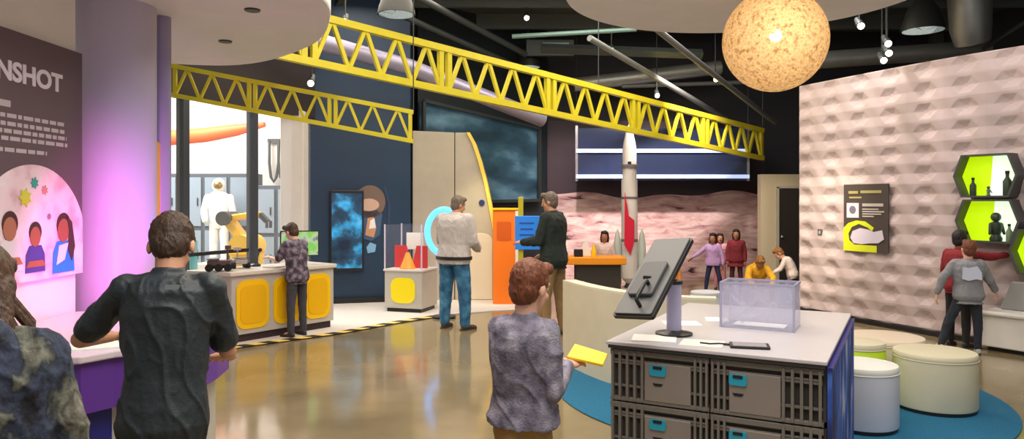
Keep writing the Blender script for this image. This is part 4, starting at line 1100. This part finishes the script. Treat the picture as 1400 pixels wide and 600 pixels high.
# clear acrylic bin
ab = thing('acrylic_bin', 'clear lavender acrylic bin at the far end of the crate table', 'bin', onT(.44, .72, TZ), ang)
bw, bd, bhh = .42, .26, .27
g = MB()
for x, y, w_, d_ in ((bw / 2, 0, bw, .008), (bw / 2, bd, bw, .008), (0, bd / 2, .008, bd), (bw, bd / 2, .008, bd)): g.box((x, y, bhh / 2), (w_, d_, bhh))
g.box((bw / 2, bd / 2, .004), (bw, bd, .008)); g.build('bin_walls', ACRYL, ab)
g = MB()
for a, b in (((0, 0, bhh), (bw, 0, bhh)), ((bw, 0, bhh), (bw, bd, bhh)), ((bw, bd, bhh), (0, bd, bhh)), ((0, bd, bhh), (0, 0, bhh)), ((0, 0, 0), (0, 0, bhh)), ((bw, 0, 0), (bw, 0, bhh))): g.bar(a, b, .012, .012)
g.build('bin_edges', mat('acrylic_edge', (176, 174, 200), .3, alpha=.75), ab)
g = MB()
for (x, z_, l, an_) in ((.05, .05, .22, 38), (.12, .04, .24, 30), (.2, .2, .16, -28), (.06, .2, .12, -40), (.26, .06, .12, 55)):
    d = V((math.cos(R(an_)), 0, math.sin(R(an_)))); g.bar(V((x, -.006, z_)), V((x, -.006, z_)) + d * l, .004, .018, up=(0, 1, 0) if False else (0, 0, 1))
g.build('frosted_streaks', mat('frost', (226, 224, 240), .6, alpha=.25), ab)

def sheet(nm, u, v, w_, d_, rot, m, label, cat, h_=.004, z=0):
    f = MB(); f.box((0, 0, h_ / 2), (w_, d_, h_)); o = f.build(nm, m); o.location = onT(u, v, TZ + z); o.rotation_euler = (0, 0, ang + rot); tag(o, label, cat); return o
sheet('paper_sheet', .2, .16, .24, .2, .25, PAPER, 'white sheet on the crate table in front of the monitor stand', 'paper')
sheet('paper_sheet', .47, .14, .22, .18, .12, mat('paper_warm', (236, 228, 212), .8), 'cream sheet on the crate table nearest the front edge', 'paper')
sheet('paper_sheet', .2, .72, .22, .16, .5, PAPER, 'white sheet on the crate table behind the monitor stand', 'paper')
sheet('paper_sheet', .36, .98, .14, .16, .3, PAPER, 'white sheet on the crate table beside the acrylic bin', 'paper')
o = sheet('paper_sheet', .65, .85, .3, .14, .0, PAPER, 'white sheet lying inside the clear acrylic bin', 'paper', z=.009)
tb = thing('tablet', 'flat grey tablet with dark edge at the front of the crate table', 'tablet', onT(.71, .17, TZ), ang + .25)
g = MB(); g.prism(rrect(.2, .13, .015), (0, 0, 0), (1, 0, 0), (0, 1, 0), .012); g.build('casing', BLACK, tb)
g = MB(); g.prism(rrect(.17, .105, .006), (0, 0, .012), (1, 0, 0), (0, 1, 0), .002); g.build('screen', mat('tablet_screen', (150, 140, 138), .25), tb)
g = MB(); g.tube([(-.1, .01, .006), (-.15, .02, .006), (-.2, .0, .006), (-.25, .02, .006)], .006, 8); g.build('cable', BLACK, tb)

# =================================================================== trusses
def truss(name, label, a, b, hgt, sect, panels, chord, diag, m):
    a = V(a); b = V(b); d = (b - a); L = d.length; dn = d.normalized(); hd_ = V((dn.x, dn.y, 0)).normalized()
    t = thing(name, label, 'truss', a)
    up = Z * hgt
    g = MB(); g.bar(V((0, 0, 0)) , d, chord, chord); g.build('bottom_chord', m, t)
    g = MB(); g.bar(up, d + up, chord, chord); g.build('top_chord', m, t)
    for k in range(sect):
        p0 = d * k / sect; p1 = d * (k + 1) / sect; e = dn * chord * .75
        for q in ([p0 + e, p1 - e]):
            g = MB(); g.bar(q, q + up, chord * .8, chord * .8, up=hd_); g.build('upright', m, t)
        g = MB()
        for i in range(panels):
            s0 = p0 + e + (p1 - p0 - 2 * e) * i / panels; s1 = p0 + e + (p1 - p0 - 2 * e) * (i + 1) / panels; md = (s0 + s1) / 2
            if True:
                g.bar(s0, md + up, diag, diag, up=hd_); g.bar(md + up, s1, diag, diag, up=hd_)
        g.build('lacing', m, t)
    return t
ua, ub_ = V((-2.24, 8.6, 3.29)), V((4.97, 14.5, 2.53))
dd = (ub_ - ua)
T1 = truss('lattice_truss', 'longer upper yellow lattice truss sloping across the hall', ua - dd * .22, ub_, .55, 6, 4, .085, .046, YEL)
la, lb = V((-4.26, 9.1, 3.01)), V((-1.22, 9.05, 2.42))
dl = lb - la
T2 = truss('lattice_truss', 'shorter lower yellow lattice truss above the glass front', la - dl * .32, lb, .36, 4, 3, .052, .03, YEL)
for T, pts_ in ((T1, [ua, ub_, ua + dd * .5]), (T2, [la, lb])):
    for q in pts_:
        g = MB(); q2 = q - T.location; top = 5.3
        hh = .55 if T is T1 else .36
        g.tube([q2 + Z * hh, V((q2.x, q2.y, top - T.location.z))], .008, 6); g.build('hanger', STEELD, T)

# =================================================================== ceiling canopies
def canopy(nm, label, poly, z, th):
    cx = sum(p[0] for p in poly) / len(poly); cy = sum(p[1] for p in poly) / len(poly)
    t = thing(nm, label, 'canopy', (cx, cy, z))
    ps = [(x - cx, y - cy) for x, y in poly]
    g = MB(); g.prism(ps, (0, 0, 0), (1, 0, 0), (0, 1, 0), th); g.build('disc', CANOPY, t, bevel=.02)
    return t, ps
poly = circ(1.66, 96, (2.15, 6.72))
cn, _ = canopy('ceiling_canopy', 'round pale ceiling canopy above the blue rug', poly, 3.6, .12)
g = MB()
for k in range(3):
    q = V((1.2 * math.cos(k * 2.1), 1.2 * math.sin(k * 2.1), .12)); g.tube([q, q + Z * 1.58], .01, 6)
g.build('hangers', STEELD, cn)
base = [(-1.24, 4.8), (-1.36, 5.45), (-1.6, 6.05), (-1.92, 6.5), (-2.3, 6.9), (-2.7, 7.12), (-3.1, 7.1), (-3.5, 6.9), (-3.9, 6.4), (-4.2, 5.6), (-4.2, 4.6), (-3.9, 3.7), (-3.3, 3.0), (-2.5, 2.75), (-1.8, 3.1), (-1.4, 3.8)]
poly = []
for i in range(len(base)):
    p0, p1, p2, p3 = [V(base[(i + k) % len(base)]) for k in (-1, 0, 1, 2)]
    for k in range(6):
        t = k / 6; poly.append(tuple(.5 * ((2 * p1) + (p2 - p0) * t + (2 * p0 - 5 * p1 + 4 * p2 - p3) * t * t + (3 * p1 - p0 - 3 * p2 + p3) * t ** 3)))
cn, ps = canopy('ceiling_canopy', 'cream ceiling canopy at the left above the column', poly, 3.0, .14)
for (x, y) in ((345, 13), (308, 56)):
    g = MB(); q = P(x, y, 1.32 * 1000 / (HOR - y)) - cn.location; g.lathe([(.001, -.012), (.05, -.012), (.055, 0), (.001, 0)], 16, (q.x, q.y, 0)); g.build('downlight', GREYD, cn, smooth=True)
f = MB(); f.lathe([(.62, 3.16), (.62, 5.25), (.6, 5.25), (.6, 3.16)], 48, (-2.55, 5.3, 0)); 
tag(f.build('canopy_drum', mat('drum_bluegrey', (196, 200, 214), .6), smooth=True), 'round blue grey drum above the left canopy beside the column', 'drum')

# =================================================================== globe lamp
def lace():
    m = bpy.data.materials.new('woven_globe'); m.use_nodes = True
    nt = m.node_tree; N = nt.nodes; L = nt.links
    b = N['Principled BSDF']; b.inputs['Roughness'].default_value = .8
    tc = N.new('ShaderNodeTexCoord'); v = N.new('ShaderNodeTexVoronoi'); v.feature = 'DISTANCE_TO_EDGE'; v.inputs['Scale'].default_value = 34
    n = N.new('ShaderNodeTexNoise'); n.inputs['Scale'].default_value = 26; n.inputs['Detail'].default_value = 3
    L.new(tc.outputs['Object'], v.inputs['Vector']); L.new(tc.outputs['Object'], n.inputs['Vector'])
    r = N.new('ShaderNodeValToRGB'); r.color_ramp.elements[0].position = .06; r.color_ramp.elements[1].position = .1
    r.color_ramp.elements[0].color = (1, 1, 1, 1); r.color_ramp.elements[1].color = (.72, .72, .72, 1)
    L.new(v.outputs['Distance'], r.inputs[0])
    r2 = N.new('ShaderNodeValToRGB'); e = r2.color_ramp.elements; e[0].position = .3; e[0].color = lin((150, 116, 74)); e[1].position = .5; e[1].color = lin((222, 194, 152))
    L.new(n.outputs['Fac'], r2.inputs[0]); L.new(r2.outputs[0], b.inputs['Base Color'])
    tr = N.new('ShaderNodeBsdfTranslucent'); L.new(r2.outputs[0], tr.inputs['Color'])
    mx = N.new('ShaderNodeMixShader'); mx.inputs[0].default_value = .5
    L.new(b.outputs[0], mx.inputs[1]); L.new(tr.outputs[0], mx.inputs[2])
    tp = N.new('ShaderNodeBsdfTransparent'); m2 = N.new('ShaderNodeMixShader')
    L.new(r.outputs[0], m2.inputs[0]); L.new(tp.outputs[0], m2.inputs[1]); L.new(mx.outputs[0], m2.inputs[2])
    L.new(m2.outputs[0], N['Material Output'].inputs['Surface'])
    return m
GC = V((2.30, 6.4, 3.085))
gl = thing('globe_pendant', 'large woven globe lamp with bright bulb above the blue rug', 'pendant lamp', GC)
g = MB(); g.sphere((0, 0, 0), .445, 64, 40); g.build('globe_shade', lace(), gl, smooth=True)
g = MB(); g.sphere((-.03, -.1, .02), .052, 20, 12); g.build('bulb', mat('bulb_glow', (255, 225, 170), .5, emit=(255, 215, 150), estr=22), gl, smooth=True)
g = MB(); g.tube([(0, 0, .44), (0, 0, .52)], .02, 10); g.tube([(-.03, -.1, .06), (0, 0, .46)], .008, 8); g.build('rod', SILVER, gl)
g = MB(); g.lathe([(.001, .42), (.09, .415), (.06, .46), (.001, .47)], 20); g.build('collar', mat('collar_tan', (190, 160, 120), .6), gl, smooth=True)

# =================================================================== ducts, pipes, lamps under the ceiling
def pipe(nm, label, pts_, r, m, cat='pipe', n=16):
    o0 = V(pts_[0]); f = MB(); f.tube([V(p) - o0 for p in pts_], r, n); o = f.build(nm, m, smooth=True); o.location = o0; tag(o, label, cat); return o
pipe('air_duct', 'long silver duct above the dimpled wall', [P(1095, 84, 12.6), P(1350, 66, 12.6)], .15, DUCT, 'duct')
pipe('air_duct', 'short vertical silver duct dropping at the upper right', [P(1325, -30, 11.7), P(1327, 40, 11.7), P(1330, 58, 11.75)], [.33, .3, .26], DUCT, 'duct')
pipe('air_duct', 'silver duct high in front of the back wall, left of the globe', [P(785, 116, 14.7), P(985, 92, 14.7)], .14, DUCT, 'duct')
pipe('air_duct', 'lavender duct running behind the upper truss', [P(380, 42, 10.4), P(560, 92, 11.6), P(742, 164, 12.9)], .13, DUCTL, 'duct')
pipe('conduit', 'dark pipe sloping from the top edge to the truss middle', [P(560, -10, 11.2), P(718, 74, 13.6)], .055, STEELD)
pipe('conduit', 'dark pipe just below the first sloping pipe, over the truss', [P(520, 8, 11.4), P(700, 88, 13.6)], .05, STEELD)
pipe('conduit', 'thin grey pipe sloping down to the right end of the truss', [P(806, 52, 11.4), P(992, 162, 14.9)], .05, mat('pipe_grey', (120, 124, 124), .45, metal=.4))
pipe('conduit', 'thin grey pipe sloping behind the globe lamp', [P(870, 18, 9.6), P(1060, 168, 14.0)], .045, mat('pipe_grey', (120, 124, 124), .45, metal=.4))
pipe('conduit', 'level grey pipe behind the globe lamp', [P(850, 118, 14.4), P(1030, 112, 14.4)], .04, mat('pipe_grey', (120, 124, 124), .45, metal=.4))
pipe('conduit', 'dark pipe crossing the upper right corner', [P(1345, 66, 12.3), P(1420, 20, 10.6)], .04, STEELD)
f = MB()
o = None
pipe('air_duct', 'dark round duct high above the upper truss, left', [P(455, -6, 12.0), P(640, 62, 14.6)], .2, mat('duct_dark', (70, 74, 72), .5, metal=.3), 'duct')
pipe('cable_tray', 'dark square tray crossing above the truss near the globe', [P(740, 66, 13.0), P(960, 74, 13.0)], .09, STEELD, 'cable tray', 4)
pipe('air_duct', 'grey duct crossing behind the top of the leftmost bell lamp', [P(470, 46, 15.3), P(700, 22, 15.3)], .16, mat('duct_mid', (120, 126, 122), .5, metal=.3), 'duct')
pipe('conduit', 'thin teal pipe under the dark beam near the top edge', [P(700, 50, 12.4), P(870, 40, 12.4)], .04, mat('teal_fitting', (112, 140, 136), .5, metal=.3))
bp_ = thing('beam', 'dark beam carrying teal fittings above the upper truss', 'beam', P(752, 66, 13.9))
g = MB(); g.box((0, 0, 0), (.9, .1, .3)); g.build('beam_web', STEELD, bp_)
g = MB(); g.box((.1, -.1, .02), (.5, .08, .12)); g.build('fitting', mat('teal_fitting', (112, 140, 136), .5, metal=.3), bp_)
def bay(loc, r, label):
    t = thing('high_bay_lamp', label, 'ceiling lamp', loc, 0, 'bell shaped ceiling lamps')
    g = MB(); g.lathe([(r, 0), (r * .97, .06), (r * .72, .3), (r * .35, .46), (r * .2, .5), (.001, .5)], 36); g.build('shade', mat('bay_shade', (44, 46, 44), .5, metal=.3), t, smooth=True)
    g = MB(); g.lathe([(.001, .0), (r * .93, .0), (r * .93, .03), (.001, .03)], 36); g.build('lens', LEDDIM, t, smooth=True)
    g = MB(); g.tube([(0, 0, .5), (0, 0, 5.28 - loc[2])], .015, 8); g.build('stem', STEELD, t)
bay(P(542, 20, 11.0), .285, 'bell ceiling lamp over the left end of the upper truss')
bay(P(722, 92, 14.2), .24, 'bell ceiling lamp just above the middle of the upper truss')
bay(P(1262, 42, 10.4), .29, 'bell ceiling lamp above the dimpled wall')
def spot(loc, aim, label):
    t = thing('track_spotlight', label, 'spotlight', loc, 0, 'small spotlights under the ceiling')
    d = (V(aim) - V(loc)).normalized(); 
    g = MB(); g.cone(-d * .09, d * .02, .035, .05, 12); g.build('can', STEELD, t, smooth=True)
    g = MB(); g.sphere(d * .062, .042, 14, 8); g.build('lens', LEDW, t, smooth=True)
    g = MB(); g.tube([(0, 0, 0), (0, 0, 5.28 - loc[2])], .01, 6); g.build('stem', STEELD, t)
SPOTS = [((472, 26, 10.4), 'leftmost small spotlight above the upper truss'), ((426, 110, 9.6), 'small spotlight between the two yellow trusses'), ((720, 22, 12.6), 'small spotlight high above the middle of the truss'),
         ((836, 66, 12.8), 'small spotlight on the cable tray near the pale canopy'), ((978, 106, 13.4), 'small spotlight just left of the globe lamp'), ((898, 128, 13.6), 'small spotlight below the silver duct'),
         ((1175, 32, 9.4), 'small spotlight at the edge of the pale canopy'), ((1212, 56, 9.4), 'top spotlight of the column of three above the dimpled wall'), ((1213, 69, 9.62), 'middle spotlight of the column of three above the dimpled wall'), ((1206, 79, 9.84), 'lowest spotlight of the column of three above the dimpled wall')]
for (x, y, Y), lab in SPOTS: spot(P(x, y, Y), (P(x, y, Y) + V((0, -1.5, -1.5))), lab)
# =================================================================== people
SK1 = ('fair', (206, 150, 118)); SK2 = ('tan', (170, 112, 80)); SK3 = ('pale', (222, 172, 148)); SK4 = ('brown', (128, 82, 60))
HB = ('brown', (66, 44, 30)); HR = ('auburn', (112, 60, 34)); HG = ('grey', (112, 98, 88)); HK = ('black', (34, 26, 24)); HS = ('sandy', (150, 100, 52)); HC = ('braid_brown', (78, 54, 38))
SHOE = mat('shoe_dark', (44, 40, 40), .6); SHOEB = mat('shoe_brown', (78, 56, 40), .6); SHOEW = mat('shoe_pale', (190, 186, 180), .6)
JEANS = mat('cloth_jeans', (44, 98, 140), .85, cols=[(.35, (30, 76, 118)), (.6, (64, 124, 164)), (.75, (104, 156, 186))], vscale=9, bump=.25, bscale=120)
CAMO = mat('cloth_camo', (70, 72, 74), .85, cols=[(.36, (22, 22, 28)), (.44, (54, 62, 84)), (.5, (40, 44, 52)), (.58, (112, 112, 98)), (.66, (70, 66, 56)), (.8, (150, 148, 136))], vscale=11, stretch=(1, 1, .7), bump=.3, bscale=60)
SHGREY = mat('cloth_heather', (122, 116, 132), .9, cols=[(.34, (88, 82, 96)), (.5, (122, 116, 132)), (.68, (158, 152, 164))], vscale=16, bump=.3, bscale=120)
PATT = mat('cloth_patterned', (92, 84, 98), .85, cols=[(.38, (58, 52, 66)), (.5, (96, 86, 104)), (.62, (140, 128, 138))], vscale=18)

# boy in the black T-shirt, working at the purple counter
t, body, shirt, J = person('boy seen from behind in black T-shirt leaning on the purple counter', (-1.265, 2.66, 0), R(10), 1.68, SK1,
    ('tshirt', mat('cloth_black_tee', (40, 47, 52), .55, var=.2, vscale=5, bump=.15, bscale=60)), ('trousers', clothm('charcoal', (46, 46, 50), .2)), SHOE, HB, lean=9, pitch=30, yaw=8, sleeve='short', loose=1.07, vox=.006, wr=.011, hem=-.13, ub=1.08, build=.86,
    arms={'L': ((-.66, .3, -.68), (.12, 1, -.14), (.6, .8, -.1)), 'R': ((.14, .35, -.85), (-.15, 1, -.3), (-.6, .8, -.15))}, curl=.35)
g = MB(); sp, ang_ = J['spine'](.93); bn = -J['fwd']; g.prism(rrect(.05, .018, .008), sp + bn * .118 + J['rgt'] * .045, J['rgt'], J['up'], .006); g.build('back_logo', mat('logo_grey', (120, 124, 128), .5), shirt)

# girl with braids and a camouflage jacket at the left edge
t, body, shirt, J = person('person with brown braids in a grey patterned camouflage jacket at the left edge', (-1.36, 1.82, 0), R(28), 1.60, SK4,
    ('jacket', CAMO), ('trousers', clothm('dark_blue', (40, 44, 60))), SHOE, HC, lean=10, pitch=22, yaw=-8, loose=1.2, shirt_flare=.35, hem=-.2, hairstyle='long', vox=.007, wr=.014, seed=5, hood=True,
    arms={'L': ((-.3, .3, -1), (.1, 1, -.1), (.2, 1, -.1)), 'R': ((.22, .0, -1), (.1, .12, -1), (0, .2, -1))})
hd, hm = J['hd'], J['hm']
random.seed(3)
for i in range(9):
    q = hd + hm @ V((.07 - .012 * i, -.03 - .006 * i, -.02)); e = q + V((.05 + .02 * math.sin(i * 2), .0 + .03 * math.cos(i), -.2 - .02 * (i % 3)))
    g = MB(); g.tube([q, (q + e) / 2 + V((.03, -.02, .02)), e, e + V((.015, .01, -.06))], [.013, .013, .011, .005], 8); g.build('braid', mat('hair_braid_brown', HC[1]), body, smooth=True)

# boy in heather shirt, middle foreground
t, body, shirt, J = person('boy with auburn hair and grey heather shirt holding a yellow board', (.045, 2.95, 0), R(-24), 1.46, SK3,
    ('shirt', SHGREY), ('trousers', clothm('khaki_boy', (164, 124, 62), .16)), SHOEB, HR, lean=3, pitch=12, yaw=-14, loose=1.1, shirt_flare=.2, hem=.2, vox=.006, wr=.012, seed=2, ub=.9, build=.86,
    arms={'L': ((-.06, .35, -.9), (.3, 1, -.1), (.3, 1, -.1)), 'R': ((.12, -.12, -1), (-.04, 1, .34), (.1, 1, .05))}, curl=.5)
hr = t.matrix_basis @ J['hands']['R']
MTX = Matrix.Translation(V((.045, 2.95, 0))) @ Matrix.Rotation(R(-24), 4, 'Z')
hr = MTX @ J['hands']['R']
f = MB(); f.prism([(-.07, -.075), (.085, -.1), (.10, .06), (-.05, .13)], (0, 0, 0), (1, 0, 0), (0, 1, 0), .012); o = f.build('board', YELP, bevel=.003)
o.location = hr + V((.03, .02, .012)); o.rotation_euler = (R(5), R(8), R(-8)); tag(o, 'flat yellow board held in the right hand of the auburn boy', 'board')

# grey haired man in jeans
t, body, shirt, J = person('heavy man with grey hair, pale grey shirt and blue jeans', (-.76, 9.6, .0), R(-32), 1.78, SK1,
    ('shirt', clothm('pale_grey', (196, 188, 186), .1)), ('jeans', JEANS), SHOEB, HG, lean=4, pitch=14, yaw=-20, loose=1.16, hem=.0, vox=.01, wr=.009, seed=8, build=1.22, pants_loose=1.12,
    arms={'L': ((-.22, .2, -1), (.4, 1, -.15), (.5, .8, 0)), 'R': ((.16, .16, -1), (-.3, .9, -.45), (-.5, .8, -.2))}, legs={'L': ((-.1, .05, -1), (-.03, -.02, -1)), 'R': ((.1, .06, -1), (.03, -.02, -1))})
g = MB(); c, ax, ay, rx, ry = J['ring'](.02, .178, .128, -.005)
g.loft([(c - Z * .022, ax, ay, rx * 1.19, ry * 1.19), (c + Z * .022, ax, ay, rx * 1.19, ry * 1.19)], 36); g.build('belt', mat('belt_black', (34, 30, 30), .5), body, smooth=True)

# man in black jacket and khaki trousers
t, body, shirt, J = person('man in black jacket and khaki trousers facing the blue sign', (.52, 9.12, 0), R(62), 1.82, SK1,
    ('jacket', clothm('black_jacket', (32, 42, 38), .2)), ('trousers', clothm('khaki', (146, 118, 78), .14)), SHOEB, HG, lean=3, pitch=8, yaw=6, loose=1.2, hem=-.06, vox=.01, wr=.01, seed=11, build=1.06, pants_loose=1.12,
    arms={'L': ((-.2, .25, -1), (.2, 1, -.1), (.3, 1, .0)), 'R': ((.2, .05, -1), (-.1, .7, -.7), (-.2, 1, -.3))}, legs={'L': ((-.1, .12, -1), (-.02, -.04, -1)), 'R': ((.08, -.06, -1), (.02, -.1, -1))})

# boy at the yellow counter
person('boy in dark patterned shirt standing at the long counter with yellow panels', (-2.66, 9.06, 0.0), R(58), 1.44, SK3,
    ('shirt', PATT), ('trousers', clothm('slate', (66, 64, 74), .15)), SHOE, HB, lean=8, pitch=22, loose=1.1, hem=-.06, vox=.008, wr=.007, seed=4, sleeve='short',
    arms={'L': ((-.1, .55, -.8), (.2, 1, .15), (.2, 1, 0)), 'R': ((.12, .6, -.75), (-.1, 1, .1), (-.2, 1, 0))})

# distant children
person('girl in lavender top and navy leggings with arm held out in the distance', (3.66, 13.3, 0), R(150), 1.12, SK2,
    ('top', clothm('lavender', (188, 150, 200), .1)), ('leggings', clothm('navy', (44, 48, 84), .1)), SHOE, HK, hairstyle='bob', loose=1.1, shirt_flare=.3, vox=.008, wr=.006,
    arms={'R': ((.8, .1, -.75), (.85, .2, -.6), (.8, .2, -.6)), 'L': ((-.35, .1, -.9), (-.1, .3, -.9), (0, .2, -1))}, legs={'L': ((-.22, .1, -1), (-.1, -.05, -1)), 'R': ((.2, .02, -1), (.12, -.05, -1))})
person('child in dark red coat standing in the distance beside the lavender girl', (4.2, 13.7, 0), R(160), 1.17, SK2,
    ('coat', clothm('maroon', (122, 34, 44), .14)), ('trousers', clothm('dark_red', (96, 40, 52), .1)), SHOE, HK, hairstyle='bob', loose=1.16, shirt_flare=.2, hem=-.25, vox=.008, wr=.006)
person('child with dark hair in pink top half hidden between two distant children', (3.98, 14.0, 0), R(170), 1.08, SK2,
    ('top', clothm('pink', (214, 150, 160), .1)), ('trousers', clothm('rose', (190, 120, 130), .1)), SHOE, HK, hairstyle='bob', loose=1.1, vox=.009, wr=.005)
person('child in golden yellow jacket crouching on the floor behind the acrylic bin', (4.02, 12.1, 0), R(175), 1.36, SK2,
    ('jacket', clothm('golden', (236, 176, 40), .16)), ('trousers', clothm('mustard', (206, 156, 70), .1)), SHOEW, HS, loose=1.25, lean=52, pitch=20, hem=-.1, vox=.008, wr=.008, hood=True,
    legs={'L': ((-.45, .9, .18), (-.05, -.45, -1)), 'R': ((.45, .9, .18), (.05, -.45, -1))}, arms={'L': ((-.3, .7, -.6), (.3, .7, -.5), (.3, .6, -.6)), 'R': ((.3, .7, -.6), (-.3, .7, -.5), (-.3, .6, -.6))})
person('child in white top and grey trousers bending beside the edge of the dimpled wall', (4.6, 12.0, 0), R(72), 1.02, SK3,
    ('top', clothm('white_top', (232, 216, 208), .06)), ('trousers', clothm('grey_trousers', (112, 104, 120), .1)), SHOEB, HS, loose=1.2, lean=38, pitch=25, hem=-.06, vox=.007, wr=.006,
    legs={'L': ((-.08, .45, -1), (-.02, -.35, -1)), 'R': ((.08, .3, -1), (.02, -.4, -1))}, arms={'L': ((-.1, .5, -1), (.1, .9, -.5), (.1, 1, -.4)), 'R': ((.15, .4, -1), (-.1, .9, -.6), (-.1, 1, -.4))})
person('child in orange top half hidden behind the tilted monitor', (2.42, 11.2, 0), R(185), 1.0, SK2,
    ('top', clothm('orange_top', (230, 150, 60), .1)), ('trousers', clothm('beige', (206, 180, 156), .1)), SHOEW, HS, loose=1.15, vox=.009, wr=.006)
person('child with dark hair and white top on the far side of the orange table', (1.6, 12.62, 0), R(165), 1.18, SK2,
    ('top', clothm('white_red', (222, 196, 190), .1)), ('trousers', clothm('dark_blue', (40, 44, 60))), SHOE, HK, loose=1.12, hairstyle='bob', vox=.009, wr=.006)
# two at the niches
t, body, shirt, J = person('boy with auburn hair in grey printed shirt before the dimpled wall, legs apart', (5.02, 8.05, 0), R(-16), 1.27, SK3,
    ('shirt', clothm('mid_grey', (138, 138, 142), .1)), ('trousers', clothm('ink', (40, 46, 56), .15)), SHOEW, HR, loose=1.2, lean=4, roll=8, hem=-.1, vox=.007, wr=.008, seed=6,
    arms={'L': ((-.6, -.05, -.8), (-.3, .1, -1), (-.1, .1, -1)), 'R': ((.5, .25, -.85), (.5, .5, -.75), (.3, .5, -.7))}, legs={'L': ((-.42, .05, -1), (-.32, -.1, -1)), 'R': ((.12, .1, -1), (.0, -.05, -1))})
g = MB(); sp, a_n = J['spine'](.62); 
g.prism([(-.09, -.05), (-.03, -.07), (.05, -.05), (.1, -.06), (.1, .02), (.06, .09), (-.02, .07), (-.08, .08)], sp - J['fwd'] * .112, J['rgt'], J['up'], .01); g.build('back_print', mat('print_pale_blue', (206, 210, 228), .6), shirt)
person('child in dark red shirt reaching towards the lit niches behind the grey shirt boy', (5.15, 8.45, 0), R(-60), 1.36, SK4,
    ('shirt', clothm('wine', (134, 30, 38), .12)), ('trousers', clothm('black_trousers', (36, 34, 38), .1)), SHOE, HK, loose=1.1, lean=6, hem=-.05, vox=.008, wr=.006,
    arms={'R': ((.55, .8, -.12), (.42, .9, .12), (.5, .9, .1)), 'L': ((-.25, .1, -1), (.1, .4, -.9), (.1, .3, -1))})

# =================================================================== light
def area(loc, aim, size, power, col=(1, 1, 1), sy=None):
    l = bpy.data.lights.new('area', 'AREA'); l.energy = power; l.color = col; l.size = size
    if sy: l.shape = 'RECTANGLE'; l.size_y = sy
    o = bpy.data.objects.new('area_lamp', l); C.objects.link(o); o.location = loc
    o.rotation_euler = (V(aim) - V(loc)).to_track_quat('-Z', 'Y').to_euler(); return o
def spotl(loc, aim, power, col=(1, .9, .75), ang_=40, blend=.6, size=.08):
    l = bpy.data.lights.new('spot', 'SPOT'); l.energy = power; l.color = col; l.spot_size = R(ang_); l.spot_blend = blend; l.shadow_soft_size = size
    o = bpy.data.objects.new('spot_lamp', l); C.objects.link(o); o.location = loc
    o.rotation_euler = (V(aim) - V(loc)).to_track_quat('-Z', 'Y').to_euler(); return o
w = bpy.data.worlds.new('world'); bpy.context.scene.world = w; w.use_nodes = True
bg = w.node_tree.nodes['Background']; bg.inputs[0].default_value = (1, .95, .9, 1); bg.inputs[1].default_value = .36
WARM = (1, .88, .72); NEU = (1, .95, .88)
area((-.5, 6.2, 5.0), (-.5, 6.2, 0), 3, 190, WARM)
area((2.0, 10.5, 4.9), (2.0, 10.5, 0), 3, 190, WARM)
area((-1.5, 10.5, 4.9), (-1.5, 10.5, 0), 2.5, 90, WARM)
area((.5, 2.0, 4.6), (.5, 3.0, 0), 3, 190, NEU)
area((3.6, 4.6, 4.6), (3.2, 5.4, 0), 2, 70, NEU)
area((-7.5, 12.5, 4.9), (-7.5, 13, 0), 4, 900, (1, .99, .97))
# spots on exhibits
spotl((3.0, 8.6, 4.0), (4.56, 10.75, 1.35), 620, (1, .86, .68), 30, 1)
spotl((4.0, 9.4, 4.9), (4.9, 9.9, 1.2), 170, (1, .9, .86), 75, .9)
spotl((4.6, 7.6, 4.9), (5.6, 8.5, 1.2), 120, (1, .9, .88), 75, .9)
spotl((3.0, 12.2, 4.3), (2.9, 15.6, .9), 900, (1, .84, .76), 70, .8)
spotl((1.0, 12.4, 4.3), (1.2, 15.6, .9), 420, (1, .82, .78), 60, .8)
spotl((4.9, 12.2, 3.6), (5.1, 14.4, 1.0), 70, (1, .82, .55), 40, .7)
spotl((-.35, 10.9, 3.4), (-.45, 12.3, .9), 170, (1, .84, .5), 44, .8)
spotl((-1.6, 9.6, 3.6), (-1.55, 11.2, .8), 70, (1, .9, .75), 30, .7)
spotl((-2.0, 10.6, 4.4), (-2.0, 11.2, 0), 150, (1, .93, .85), 60, .8)
# unseen lamps added to tint the poster wall and column pink and violet
spotl((-1.4, 3.6, 3.7), (-2.75, 4.2, 2.5), 150, (1, .93, .9), 70, .9)
spotl((-1.9, 3.5, 1.25), (-2.68, 4.8, 1.45), 105, (1, .12, .74), 64, 1, .05)
spotl((-2.1, 3.6, 1.2), (-2.72, 4.25, 1.08), 9, (1, .25, .85), 60, 1, .05)
spotl((-1.7, 4.3, 1.15), (-2.55, 5.0, 1.8), 30, (.4, .12, 1), 60, 1, .05)
l = bpy.data.lights.new('bulb', 'POINT'); l.energy = 7; l.color = (1, .84, .62); l.shadow_soft_size = .06
o = bpy.data.objects.new('bulb_lamp', l); C.objects.link(o); o.location = GC + V((-.03, -.2, .02))

sc_ = bpy.context.scene
sc_.view_settings.view_transform = 'Standard'; sc_.view_settings.look = 'None'; sc_.view_settings.gamma = 1; sc_.view_settings.exposure = .22
try: sc_.view_settings.use_curve_mapping = False
except Exception: pass
